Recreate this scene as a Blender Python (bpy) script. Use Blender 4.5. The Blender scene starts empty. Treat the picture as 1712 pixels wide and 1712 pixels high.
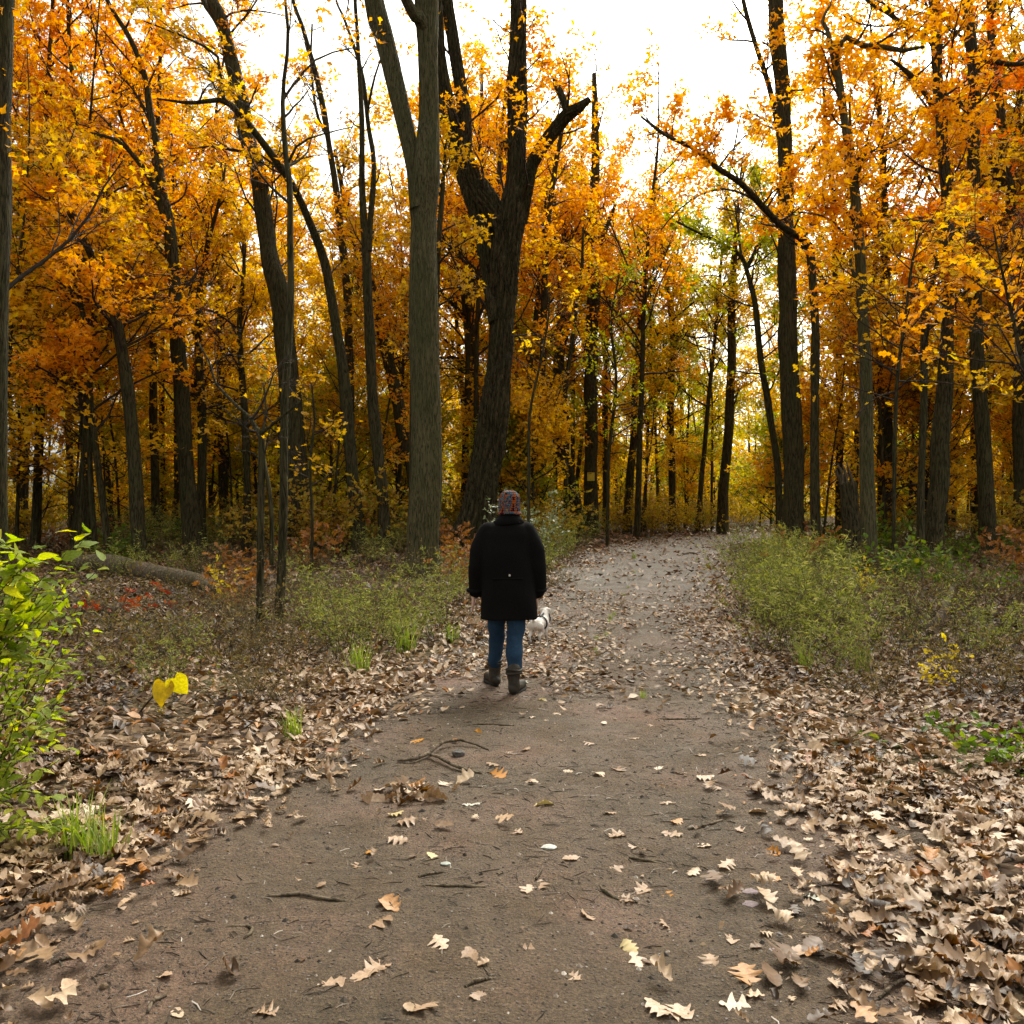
import bpy, bmesh, math, random
import numpy as np
from mathutils import Vector, Matrix, Euler

# ------------------------------------------------------------------ camera, sky, sun, exposure
S = bpy.context.scene
C = S.collection
FPX, CPX, HCAM = 1400.0, 856.0, 1.55          # focal length in photo pixels, photo centre, eye height (m)
cam_d = bpy.data.cameras.new('camera')
cam_d.sensor_width = 36.0
cam_d.lens = 36.0 * FPX / 1712.0
cam_d.clip_start, cam_d.clip_end = 0.05, 1500.0
cam = bpy.data.objects.new('camera', cam_d)
cam.location = (0, 0, HCAM)
cam.rotation_euler = (math.radians(90), 0, 0)
C.objects.link(cam)
S.camera = cam

SUN_EL, SUN_AZ = math.radians(48), math.radians(22)
W = bpy.data.worlds.new('World'); S.world = W; W.use_nodes = True
nt = W.node_tree; nt.nodes.clear()
sky = nt.nodes.new('ShaderNodeTexSky'); sky.sky_type = 'NISHITA'; sky.sun_disc = False
sky.sun_elevation, sky.sun_rotation = SUN_EL, SUN_AZ
sky.air_density, sky.dust_density, sky.ozone_density = 1.0, 6.0, 1.0
hs = nt.nodes.new('ShaderNodeHueSaturation'); hs.inputs['Saturation'].default_value = 0.0   # overcast: grey cloud
wm = nt.nodes.new('ShaderNodeMix'); wm.data_type = 'RGBA'; wm.blend_type = 'MULTIPLY'; wm.inputs[0].default_value = 1.0; wm.inputs[7].default_value = (1.0, 0.985, 0.90, 1)
bg = nt.nodes.new('ShaderNodeBackground'); bg.inputs['Strength'].default_value = 0.15
wo = nt.nodes.new('ShaderNodeOutputWorld')
nt.links.new(sky.outputs[0], hs.inputs['Color']); nt.links.new(hs.outputs[0], wm.inputs[6]); nt.links.new(wm.outputs[2], bg.inputs[0]); nt.links.new(bg.outputs[0], wo.inputs[0])
sd = bpy.data.lights.new('sun', 'SUN'); sd.energy = 1.5; sd.angle = math.radians(25); sd.color = (1.0, 0.96, 0.84)
so = bpy.data.objects.new('sun', sd); C.objects.link(so)
so.rotation_euler = (math.pi / 2 - SUN_EL, 0, math.pi - SUN_AZ)
S.view_settings.view_transform = 'Standard'; S.view_settings.look = 'None'
S.view_settings.gamma = 1.0; S.view_settings.use_curve_mapping = False
S.view_settings.exposure = 1.08
S.cycles.use_denoising = True
S.cycles.max_bounces = 6; S.cycles.diffuse_bounces = 3; S.cycles.glossy_bounces = 2
S.cycles.transmission_bounces = 4; S.cycles.transparent_max_bounces = 4
S.cycles.use_adaptive_sampling = True; S.cycles.adaptive_threshold = 0.022

# ------------------------------------------------------------------ helpers
def rng_of(seed): return np.random.default_rng(seed)
def nrm(v): return v / np.maximum(np.linalg.norm(v, axis=-1, keepdims=True), 1e-9)
def sstep(a, b, x):
    t = np.clip((x - a) / (b - a), 0, 1); return t * t * (3 - 2 * t)

class Acc:
    """collects faces; build() makes ONE mesh"""
    def __init__(s): s.v, s.l, s.n, s.r, s.m, s.k = [], [], [], [], [], 0
    def add(s, v, loops, sizes, rnd=0.5, mat=0):
        v = np.asarray(v, np.float32).reshape(-1, 3)
        s.v.append(v); s.l.append(np.asarray(loops, np.int64).ravel() + s.k)
        sizes = np.asarray(sizes, np.int32).ravel(); s.n.append(sizes)
        s.r.append(np.broadcast_to(np.asarray(rnd, np.float32), (len(v),)))
        s.m.append(np.full(len(sizes), mat, np.int32)); s.k += len(v)
    def quads(s, v, q, rnd=0.5, mat=0):
        q = np.asarray(q).reshape(-1, 4); s.add(v, q, np.full(len(q), 4), rnd, mat)
    def mesh(s, name, mats, smooth=True):
        me = bpy.data.meshes.new(name)
        v = np.concatenate(s.v); l = np.concatenate(s.l).astype(np.int32); n = np.concatenate(s.n)
        me.vertices.add(len(v)); me.vertices.foreach_set('co', v.ravel())
        me.loops.add(len(l)); me.loops.foreach_set('vertex_index', l)
        me.polygons.add(len(n))
        st = np.zeros(len(n), np.int32); st[1:] = np.cumsum(n)[:-1]
        me.polygons.foreach_set('loop_start', st); me.polygons.foreach_set('loop_total', n)
        me.polygons.foreach_set('material_index', np.concatenate(s.m))
        me.polygons.foreach_set('use_smooth', np.full(len(n), smooth, bool))
        a = me.attributes.new('rnd', 'FLOAT', 'POINT'); a.data.foreach_set('value', np.ascontiguousarray(np.concatenate(s.r)))
        for m in (mats if isinstance(mats, (list, tuple)) else [mats]): me.materials.append(m)
        me.update(calc_edges=True)
        return me
    def obj(s, name, mats, parent=None, smooth=True):
        return link(name, s.mesh(name, mats, smooth), parent)

def link(name, me, parent=None):
    o = bpy.data.objects.new(name, me); C.objects.link(o)
    if parent is not None: o.parent = parent
    return o
def empty(name, loc, label, cat, group=None):
    o = bpy.data.objects.new(name, None); C.objects.link(o); o.location = loc; o.empty_display_size = 0.1
    return tag(o, label, cat, group)
def tag(o, label=None, cat=None, group=None, kind=None):
    if label: o['label'] = label
    if cat: o['category'] = cat
    if group: o['group'] = group
    if kind: o['kind'] = kind
    return o
def copy_tree(o, parent=None):
    c = o.copy(); C.objects.link(c); c.parent = parent
    for ch in [x for x in bpy.data.objects if x.parent == o]: copy_tree(ch, c)
    return c

def catmull(P, n):
    """smooth resample of polyline rows P (any columns) to n rows, uniform in arc length of first 3 columns"""
    P = np.asarray(P, float)
    if len(P) == 2: return P[0] + (P[1] - P[0]) * np.linspace(0, 1, n)[:, None]
    A = np.vstack([2 * P[0] - P[1], P, 2 * P[-1] - P[-2]])
    out = []
    for i in range(len(P) - 1):
        p0, p1, p2, p3 = A[i], A[i + 1], A[i + 2], A[i + 3]
        t = np.linspace(0, 1, 12, endpoint=False)[:, None]
        out.append(0.5 * (2 * p1 + (p2 - p0) * t + (2 * p0 - 5 * p1 + 4 * p2 - p3) * t ** 2 + (3 * p1 - p0 - 3 * p2 + p3) * t ** 3))
    out.append(P[-1:]); D = np.vstack(out)
    s = np.concatenate([[0], np.cumsum(np.linalg.norm(np.diff(D[:, :3], axis=0), axis=1))])
    u = np.linspace(0, s[-1], n)
    return np.stack([np.interp(u, s, D[:, k]) for k in range(D.shape[1])], 1)

def tubes(acc, pts, rad, sides, rnd=0.5, mat=0, cap=True):
    """batch of tubes: pts (B,n,3), rad (B,n)"""
    pts = np.asarray(pts, float); rad = np.asarray(rad, float)
    if pts.ndim == 2: pts, rad = pts[None], rad[None]
    B, n, _ = pts.shape
    if B == 0: return
    t = nrm(np.gradient(pts, axis=1))
    mz = np.abs(t[:, :, 2]).mean(1) > 0.8
    ref = np.where(mz[:, None], np.array([1.0, 0.05, 0]), np.array([0.02, 0.03, 1.0]))[:, None, :]
    u = nrm(np.cross(t, np.broadcast_to(ref, t.shape))); w = np.cross(t, u)
    a = np.arange(sides) * 2 * math.pi / sides
    ring = u[:, :, None, :] * np.cos(a)[None, None, :, None] + w[:, :, None, :] * np.sin(a)[None, None, :, None]
    v = pts[:, :, None, :] + ring * rad[:, :, None, None]
    v = v.reshape(-1, 3)
    b = np.arange(B)[:, None, None] * n * sides; i = np.arange(n - 1)[None, :, None] * sides; j = np.arange(sides)[None, None, :]
    j2 = (j + 1) % sides
    q = np.stack([b + i + j, b + i + j2, b + i + sides + j2, b + i + sides + j], -1).reshape(-1, 4)
    r = rnd if np.isscalar(rnd) else np.repeat(np.asarray(rnd), n * sides)
    acc.quads(v, q, r, mat)
    if cap and sides > 3:
        k = acc.k - len(v)
        lo = (np.arange(B)[:, None] * n * sides + (n - 1) * sides + np.arange(sides)[None, :])
        acc.l.append((lo + k).ravel()); acc.n.append(np.full(B, sides, np.int32)); acc.m.append(np.full(B, mat, np.int32))

def leaves(acc, pos, size, rng, tpl, up=1.0, mat=0, rnd=None, tang=None):
    """scatter leaf template at pos; up = bias of the blade normal to the zenith; tang = preferred blade direction"""
    V, loops, sizes = tpl
    N = len(pos)
    if N == 0: return
    nz = nrm(rng.normal(size=(N, 3)) * 0.62 + np.array([0, 0, up]))
    t = rng.normal(size=(N, 3)); t[:, 2] = t[:, 2] * 0.5 - 0.35
    if tang is not None: t = t * 0.6 + tang
    t = nrm(t - (t * nz).sum(1, keepdims=True) * nz); b = np.cross(nz, t)
    size = np.broadcast_to(size, (N,))
    v = pos[:, None, :] + size[:, None, None] * (V[None, :, 0:1] * b[:, None, :] + V[None, :, 1:2] * t[:, None, :] + V[None, :, 2:3] * nz[:, None, :])
    l = (np.arange(N)[:, None] * len(V) + np.asarray(loops)[None, :])
    if rnd is None: rnd = rng.random(N)
    acc.add(v.reshape(-1, 3), l, np.tile(sizes, N), np.repeat(rnd, len(V)), mat)

# leaf templates: x across, y along the blade, z up
def tpl(v, faces):
    return (np.array(v, float), [i for f in faces for i in f], np.array([len(f) for f in faces], np.int32))
OAK = tpl([(0, 0, 0), (0, .5, -.05), (0, 1, .02), (.2, .16, .03), (.12, .32, 0), (.36, .52, .08), (.16, .66, .02), (.22, .84, .06),
           (-.2, .2, .05), (-.1, .34, 0), (-.34, .5, .1), (-.15, .68, .02), (-.2, .86, .03)],
          [(0, 3, 4, 1), (1, 4, 5, 6), (1, 6, 7, 2), (0, 1, 9, 8), (1, 11, 10, 9), (1, 2, 12, 11)])
STAR = tpl([(0, 0, 0), (.34, .3, .05), (.13, .5, 0), (0, 1, .03), (-.13, .5, 0), (-.36, .34, .08), (.2, .8, .03)],
           [(0, 1, 2, 4), (0, 4, 5), (2, 3, 4), ])
KITE = tpl([(0, 0, 0), (.27, .42, .07), (0, 1, 0), (-.27, .46, .07)], [(0, 1, 2), (0, 2, 3)])
OVAL = tpl([(0, 0, 0), (.22, .2, .05), (.3, .48, .07), (.17, .78, .03), (0, 1.02, -.04), (-.17, .78, .03), (-.3, .48, .07), (-.22, .2, .05), (0, .5, 0)],
           [(0, 1, 2, 8), (8, 2, 3, 4), (0, 8, 6, 7), (8, 4, 5, 6)])
SLIM = tpl([(0, 0, 0), (.1, .45, .02), (0, 1, -.05), (-.1, .45, .02)], [(0, 1, 2), (0, 2, 3)])

# ------------------------------------------------------------------ materials
def mat(name):
    m = bpy.data.materials.new(name); m.use_nodes = True
    t = m.node_tree; b = t.nodes['Principled BSDF']
    return m, t, b, t.nodes['Material Output']
def N(t, kind, **kw):
    n = t.nodes.new(kind)
    for k, v in kw.items(): setattr(n, k, v)
    return n
def ramp(t, fac, stops, interp='LINEAR'):
    r = N(t, 'ShaderNodeValToRGB'); r.color_ramp.interpolation = interp
    e = r.color_ramp.elements
    while len(e) < len(stops): e.new(0.5)
    for k, (p, c) in enumerate(stops): e[k].position = p; e[k].color = (*c, 1)
    t.links.new(fac, r.inputs[0]); return r.outputs[0]
def noise(t, vec, scale, detail=4, rough=0.55, dist=0.0):
    n = N(t, 'ShaderNodeTexNoise'); n.inputs['Scale'].default_value = scale; n.inputs['Detail'].default_value = detail
    n.inputs['Roughness'].default_value = rough; n.inputs['Distortion'].default_value = dist
    if vec is not None: t.links.new(vec, n.inputs['Vector'])
    return n.outputs['Fac']
def mapping(t, vec, scale, loc=(0, 0, 0)):
    n = N(t, 'ShaderNodeMapping'); n.inputs['Scale'].default_value = scale; n.inputs['Location'].default_value = loc
    t.links.new(vec, n.inputs['Vector']); return n.outputs[0]
def mix(t, fac, a, b, typ='MIX'):
    n = N(t, 'ShaderNodeMix', data_type='RGBA', blend_type=typ)
    for k, x in ((0, fac), (6, a), (7, b)):
        if hasattr(x, 'is_linked'): t.links.new(x, n.inputs[k])
        elif k == 0: n.inputs[0].default_value = x
        else: n.inputs[k].default_value = (*x, 1)
    return n.outputs[2]
def bump(t, b, h, strength, dist):
    n = N(t, 'ShaderNodeBump'); n.inputs['Strength'].default_value = strength; n.inputs['Distance'].default_value = dist
    t.links.new(h, n.inputs['Height']); t.links.new(n.outputs[0], b.inputs['Normal'])
def attr(t, name='rnd'):
    n = N(t, 'ShaderNodeAttribute', attribute_name=name); return n.outputs['Fac']

def leaf_material(name, stops, trans=0.5, tint_obj=False, src='attr', rough=0.55, tsat=1.25, spec=0.25, mott=0):
    """blade: reflects from both faces and lets light through, tinted"""
    m, t, b, out = mat(name)
    if src == 'attr': f = attr(t)
    else: f = N(t, 'ShaderNodeObjectInfo').outputs['Random']
    col = ramp(t, f, stops)
    if mott:
        tcm = N(t, 'ShaderNodeTexCoord').outputs['Object' if src == 'attr' else 'Generated']
        col = mix(t, .8, col, ramp(t, noise(t, tcm, mott if src == 'attr' else 7, 4, .65), [(.3, (.55, .5, .45)), (.6, (1.06, 1.05, 1.03))]), 'MULTIPLY')
    if tint_obj:
        oi = N(t, 'ShaderNodeObjectInfo'); col = mix(t, 1.0, col, oi.outputs['Color'], 'MULTIPLY')
    b.inputs['Roughness'].default_value = rough; b.inputs['Specular IOR Level'].default_value = spec
    t.links.new(col, b.inputs['Base Color'])
    if trans > 0:
        tr = N(t, 'ShaderNodeBsdfTranslucent'); h = N(t, 'ShaderNodeHueSaturation')
        h.inputs['Saturation'].default_value = tsat; h.inputs['Value'].default_value = 1.15
        t.links.new(col, h.inputs['Color']); t.links.new(h.outputs[0], tr.inputs['Color'])
        mx = N(t, 'ShaderNodeMixShader'); mx.inputs[0].default_value = trans
        t.links.new(b.outputs[0], mx.inputs[1]); t.links.new(tr.outputs[0], mx.inputs[2]); t.links.new(mx.outputs[0], out.inputs[0])
    return m

def bark_material(name, dark, light, moss=0.3, zs=0.12, scale=14.0, strength=0.9, dist=0.03):
    m, t, b, out = mat(name)
    tc = N(t, 'ShaderNodeTexCoord').outputs['Object']
    v = mapping(t, tc, (1, 1, zs))
    vo = N(t, 'ShaderNodeTexVoronoi', feature='DISTANCE_TO_EDGE'); vo.inputs['Scale'].default_value = scale
    nv = N(t, 'ShaderNodeTexNoise'); nv.inputs['Scale'].default_value = scale * .7; nv.inputs['Detail'].default_value = 3
    t.links.new(v, nv.inputs['Vector'])
    mv = mix(t, 0.22, v, nv.outputs['Color']); t.links.new(mv, vo.inputs['Vector'])
    n1 = noise(t, v, scale * 2.2, 5, 0.65)
    h = N(t, 'ShaderNodeMath', operation='MULTIPLY_ADD'); h.inputs[1].default_value = 1.6
    t.links.new(vo.outputs['Distance'], h.inputs[0]); t.links.new(n1, h.inputs[2])
    c = ramp(t, h.outputs[0], [(0.42, dark), (0.80, light)])
    big = ramp(t, noise(t, mapping(t, tc, (1, 1, .5)), 1.7, 4, 0.6), [(0.42, (0, 0, 0)), (0.7, (1, 1, 1))])
    mm = N(t, 'ShaderNodeMath', operation='MULTIPLY'); mm.inputs[1].default_value = moss; t.links.new(big, mm.inputs[0])
    c = mix(t, mm.outputs[0], c, (0.052, 0.060, 0.020))
    t.links.new(c, b.inputs['Base Color']); b.inputs['Roughness'].default_value = 0.9; b.inputs['Specular IOR Level'].default_value = 0.15
    bump(t, b, h.outputs[0], strength, dist)
    return m

def plain(name, col, rough=0.8, spec=0.2, var=0.25, scale=30.0, bs=0.0, bd=0.005):
    m, t, b, out = mat(name)
    tc = N(t, 'ShaderNodeTexCoord').outputs['Object']
    f = noise(t, tc, scale, 4, 0.6)
    t.links.new(ramp(t, f, [(0.3, tuple(c * (1 - var) for c in col)), (0.7, tuple(min(1, c * (1 + var)) for c in col))]), b.inputs['Base Color'])
    b.inputs['Roughness'].default_value = rough; b.inputs['Specular IOR Level'].default_value = spec
    if bs: bump(t, b, f, bs, bd)
    return m

BARK = bark_material('bark_grey_brown', (.010, .0085, .004), (.078, .066, .032), moss=.45, strength=1.0, dist=.05)
BARK_G = bark_material('bark_pale_grey', (.026, .023, .010), (.135, .120, .062), 0.6, 0.10, 19.0, 1.0, 0.03)
BARK_O = bark_material('bark_oak', (.007, .0055, .003), (.088, .072, .038), 0.35, 0.16, 12.0, 1.0, 0.07)
TWIG = plain('twig_bark', (.045, .035, .025), 0.85, 0.15, 0.4, 12)
DEADWOOD = bark_material('dead_wood', (.05, .036, .024), (.17, .13, .09), 0.4, 0.2, 12.0)
LEAF_T = leaf_material('autumn_leaf', [(0, (.62, .46, .30)), (.35, (.85, .80, .7)), (.7, (1, 1, 1)), (1, (1.0, 1.22, 1.3))], 0.58, True, tsat=1.12)
LEAF_G = leaf_material('green_leaf', [(0, (.06, .10, .016)), (.5, (.13, .20, .035)), (.85, (.24, .31, .05)), (1, (.40, .38, .06))], 0.45)
WEED = leaf_material('weed_leaf', [(0, (.11, .13, .028)), (.45, (.25, .27, .065)), (.8, (.42, .41, .13)), (1, (.50, .42, .18))], 0.45)
DRYWEED = leaf_material('dry_weed', [(0, (.09, .07, .03)), (.5, (.21, .16, .065)), (1, (.36, .26, .11))], 0.35)
PALE = leaf_material('pale_leaf', [(0, (.10, .14, .05)), (.6, (.26, .30, .16)), (1, (.5, .52, .38))], 0.3, rough=0.35, spec=0.5)
YELLOW = leaf_material('yellow_leaf', [(0, (.50, .34, .02)), (.5, (.72, .55, .03)), (1, (.85, .72, .08))], 0.45)
FALLEN_STOPS = [(0, (.045, .023, .010)), (.2, (.13, .068, .028)), (.4, (.25, .15, .075)), (.65, (.38, .26, .155)), (.88, (.50, .38, .26)), (.94, (.40, .17, .03)), (1, (.27, .09, .02))]
FALLEN = leaf_material('fallen_leaf', FALLEN_STOPS, 0.12, spec=0.35, rough=0.5, mott=45)
FALLEN_I = leaf_material('fallen_leaf_single', FALLEN_STOPS, 0.12, src='obj', spec=0.35, rough=0.5, mott=7)
# ------------------------------------------------------------------ terrain
PATHC = np.array([(-.6, -6), (-.5, -2), (-.4, 0), (-.22, 3), (.22, 5), (.58, 7), (.95, 9), (2.05, 15), (3.2, 21), (4.6, 27), (6.3, 33),
                  (8.6, 38.5), (11.8, 43), (16, 46.3), (21.5, 48.6), (28, 50), (37, 51), (52, 52)], float)
PC = catmull(np.column_stack([PATHC, np.zeros(len(PATHC))]), 260)[:, :2]
PHW = 1.52
def widen(y): return .95 * sstep(11, 30, np.asarray(y, float))
def vnoise(x, y, s=0):
    x = np.asarray(x, float); y = np.asarray(y, float); i, j = np.floor(x), np.floor(y); fx, fy = x - i, y - j; fx = fx * fx * (3 - 2 * fx); fy = fy * fy * (3 - 2 * fy)
    def h(a, b): q = np.sin(a * 127.1 + b * 311.7 + s * 74.7) * 43758.5453; return q - np.floor(q)
    return (h(i, j) * (1 - fx) + h(i + 1, j) * fx) * (1 - fy) + (h(i, j + 1) * (1 - fx) + h(i + 1, j + 1) * fx) * fy
def path_dist(x, y):
    x = np.atleast_1d(np.asarray(x, float)); y = np.atleast_1d(np.asarray(y, float)); out = np.empty(len(x))
    for i in range(0, len(x), 20000):
        sl = slice(i, i + 20000)
        out[sl] = np.sqrt(((x[sl, None] - PC[None, :, 0]) ** 2 + (y[sl, None] - PC[None, :, 1]) ** 2).min(1))
    return out - widen(y)
def gz(x, y):
    x = np.atleast_1d(np.asarray(x, float)); y = np.atleast_1d(np.asarray(y, float))
    rise = 0.0125 * 6 * np.log1p(np.exp(np.clip((y - 26) / 6, -30, 30)))
    rise = np.minimum(rise, 0.0125 * 70)
    d = path_dist(x, y) - PHW
    m = sstep(0.15, 3.0, d)
    b = (np.sin(x * .9 + 1.3 * np.sin(y * .31)) * np.sin(y * .7 + .8) * .07 + np.sin(x * .33 + 2) * np.sin(y * .27 + 1) * .10
         + np.sin(x * 2.3 + y * .6) * np.sin(y * 1.9 - x * .8) * .03 + .06)
    return rise + m * b
def gz1(x, y): return float(gz(x, y)[0])
def depth_for(y):
    """depth at which flat path ground meets photo row y"""
    lo, hi = 1.0, 200.0
    for _ in range(50):
        mid = (lo + hi) / 2
        z = 0.0125 * 6 * math.log1p(math.exp(min(30, (mid - 26) / 6)))
        if CPX + FPX * (HCAM - z) / mid > y: lo = mid
        else: hi = mid
    return (lo + hi) / 2
def px(x, y, d): return np.array([(x - CPX) / FPX * d, d, HCAM + (CPX - y) / FPX * d])
def gpx(x, y):
    d = depth_for(y); X = (x - CPX) / FPX * d
    return np.array([X, d, gz1(X, d)])

def grid_mesh(xs, ys):
    X, Y = np.meshgrid(xs, ys); Z = gz(X.ravel(), Y.ravel())
    v = np.column_stack([X.ravel(), Y.ravel(), Z]); nx, ny = len(xs), len(ys)
    i = np.arange(ny - 1)[:, None] * nx + np.arange(nx - 1)[None, :]
    return v, np.stack([i, i + 1, i + nx + 1, i + nx], -1).reshape(-1, 4)

def ground_material():
    m, t, b, out = mat('forest_floor')
    tc = N(t, 'ShaderNodeTexCoord').outputs['Object']
    nz = N(t, 'ShaderNodeTexNoise'); nz.inputs['Scale'].default_value = 7; t.links.new(tc, nz.inputs['Vector'])
    wv = mix(t, 0.12, tc, nz.outputs['Color'])
    vo = N(t, 'ShaderNodeTexVoronoi'); vo.inputs['Scale'].default_value = 17.0; vo.inputs['Randomness'].default_value = 1
    t.links.new(wv, vo.inputs['Vector'])
    sep = N(t, 'ShaderNodeSeparateColor'); t.links.new(vo.outputs['Color'], sep.inputs[0])
    c = ramp(t, sep.outputs[0], [(0, (.025, .016, .009)), (.35, (.075, .045, .026)), (.7, (.17, .11, .066)), (1, (.32, .22, .145))])
    dk = ramp(t, noise(t, tc, 0.55, 5, 0.6), [(.35, (.35, .33, .28)), (.65, (1, 1, 1))])
    c = mix(t, 1.0, c, dk, 'MULTIPLY')
    gr = ramp(t, noise(t, mapping(t, tc, (1, 1, 1), (7, 3, 0)), 0.4, 4, 0.6), [(.5, (0, 0, 0)), (.68, (.7, .7, .7))])
    c = mix(t, gr, c, (.06, .07, .02))
    t.links.new(c, b.inputs['Base Color']); b.inputs['Roughness'].default_value = .9; b.inputs['Specular IOR Level'].default_value = .15
    h = N(t, 'ShaderNodeMath', operation='SUBTRACT'); t.links.new(sep.outputs[1], h.inputs[0]); t.links.new(vo.outputs['Distance'], h.inputs[1])
    bump(t, b, h.outputs[0], 1.0, 0.04)
    return m
def path_material():
    m, t, b, out = mat('packed_dirt')
    tc = N(t, 'ShaderNodeTexCoord').outputs['Object']
    base = ramp(t, noise(t, tc, 0.9, 5, 0.6), [(.3, (.068, .049, .026)), (.5, (.108, .073, .043)), (.7, (.180, .108, .076))])
    fine = noise(t, tc, 95, 5, 0.75)
    mid = noise(t, tc, 16, 5, 0.65)
    c = mix(t, 0.8, base, ramp(t, fine, [(.32, (.12, .11, .10)), (.50, (.95, .95, .95)), (.70, (2.1, 2.05, 2.0))]), 'MULTIPLY')
    c = mix(t, 0.6, c, ramp(t, mid, [(.3, (.6, .58, .52)), (.7, (1.3, 1.28, 1.25))]), 'MULTIPLY')
    vo = N(t, 'ShaderNodeTexVoronoi'); vo.inputs['Scale'].default_value = 48; t.links.new(tc, vo.inputs['Vector'])
    pebm = ramp(t, vo.outputs['Distance'], [(.16, (1, 1, 1)), (.30, (0, 0, 0))])
    sep = N(t, 'ShaderNodeSeparateColor'); t.links.new(vo.outputs['Color'], sep.inputs[0])
    pc = ramp(t, sep.outputs[0], [(0, (.03, .024, .018)), (.55, (.09, .072, .055)), (.9, (.16, .135, .115)), (1, (.34, .30, .27))])
    sel = ramp(t, sep.outputs[1], [(.45, (0, 0, 0)), (.55, (1, 1, 1))])
    pm = mix(t, 1.0, pebm, sel, 'MULTIPLY')
    c = mix(t, pm, c, pc)
    sxyz = N(t, 'ShaderNodeSeparateXYZ'); t.links.new(tc, sxyz.inputs[0]); far = N(t, 'ShaderNodeMapRange'); far.inputs[1].default_value = 8.0; far.inputs[2].default_value = 19.0; far.inputs[4].default_value = .75; t.links.new(sxyz.outputs[1], far.inputs[0])
    gvl = ramp(t, fine, [(.3, (.08, .07, .055)), (.55, (.20, .18, .155)), (.75, (.38, .35, .31))]); c = mix(t, far.outputs[0], c, gvl)   # greyer gravel farther up the path
    t.links.new(c, b.inputs['Base Color'])
    wet = ramp(t, noise(t, tc, 2.4, 4, .6), [(.35, (.55, .55, .55)), (.7, (.9, .9, .9))])
    t.links.new(wet, b.inputs['Roughness']); b.inputs['Specular IOR Level'].default_value = .3
    h1 = N(t, 'ShaderNodeMath', operation='MULTIPLY_ADD'); h1.inputs[1].default_value = .55
    t.links.new(fine, h1.inputs[0]); t.links.new(mid, h1.inputs[2])
    h2 = N(t, 'ShaderNodeMath', operation='MULTIPLY_ADD'); h2.inputs[1].default_value = .5
    t.links.new(pm, h2.inputs[0]); t.links.new(h1.outputs[0], h2.inputs[2])
    bump(t, b, h2.outputs[0], 1.0, 0.03)
    return m

ys = np.concatenate([np.arange(-14, 30, .5), np.arange(30, 70, 1.0), np.arange(70, 140, 5), np.arange(140, 701, 40)])
xs = np.concatenate([-np.arange(40, 701, 40)[::-1], np.arange(-36, -12, 2.0), np.arange(-12, 20, .5), np.arange(20, 60, 2.0), np.arange(60, 701, 40)])
g = Acc(); v, q = grid_mesh(xs, ys); g.quads(v, q)
ground = tag(g.obj('ground', ground_material()), 'leaf strewn forest floor', kind='structure')

def pz(x, y):
    """surface of the path: lumpy, with two shallow worn tracks"""
    x = np.atleast_1d(np.asarray(x, float)); y = np.atleast_1d(np.asarray(y, float)); c = np.interp(y, PC[:, 1], PC[:, 0]); l = np.abs(x - c)
    return (gz(x, y) + .030 + .016 * (vnoise(x * 1.7, y * 1.7, 5) - .5) + .012 * (vnoise(x * 6, y * 6, 6) - .5) + .008 * (vnoise(x * 15, y * 15, 7) - .5) + .006 * (vnoise(x * 31, y * 31, 8) - .5) - .014 * np.exp(-((l - .72) / .26) ** 2))
def build_path():
    a = Acc(); PC_ = catmull(np.column_stack([PATHC, np.zeros(len(PATHC))]), 4000)[:, :2]
    keep = [0]
    for k in range(1, len(PC_)):
        st = .032 if 1.8 < PC_[k, 1] < 9 else .3
        if np.linalg.norm(PC_[k] - PC_[keep[-1]]) >= st: keep.append(k)
    PC_ = PC_[keep]; n = len(PC_)
    t = nrm(np.gradient(PC_, axis=0)); nn = np.column_stack([t[:, 1], -t[:, 0]])
    u = np.linspace(-1, 1, 101)
    s = PC_[:, 1]; wd = widen(s)
    el = .5 * (vnoise(s * 2.2, s * 0, 1) - .5) + .3 * (vnoise(s * 7, s * 0, 2) - .5) + wd
    er = .5 * (vnoise(s * 2.1, s * 0, 3) - .5) + .3 * (vnoise(s * 7, s * 0, 4) - .5) + wd
    V = []
    for k in range(n):
        w = np.where(u < 0, PHW + .25 + el[k], PHW + .25 + er[k])
        pts = PC_[k] + nn[k] * (u * w)[:, None]
        V.append(pts)
    V = np.array(V).reshape(-1, 2)
    uu = np.tile(u, n); z = pz(V[:, 0], V[:, 1]) - .04 * sstep(.93, 1, np.abs(uu))
    v = np.column_stack([V, z]); m = len(u)
    i = np.arange(n - 1)[:, None] * m + np.arange(m - 1)[None, :]
    a.quads(v, np.stack([i, i + 1, i + m + 1, i + m], -1).reshape(-1, 4))
    return tag(a.obj('path', path_material()), 'packed dirt woodland path curving to the right', kind='structure')
path = build_path()

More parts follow.
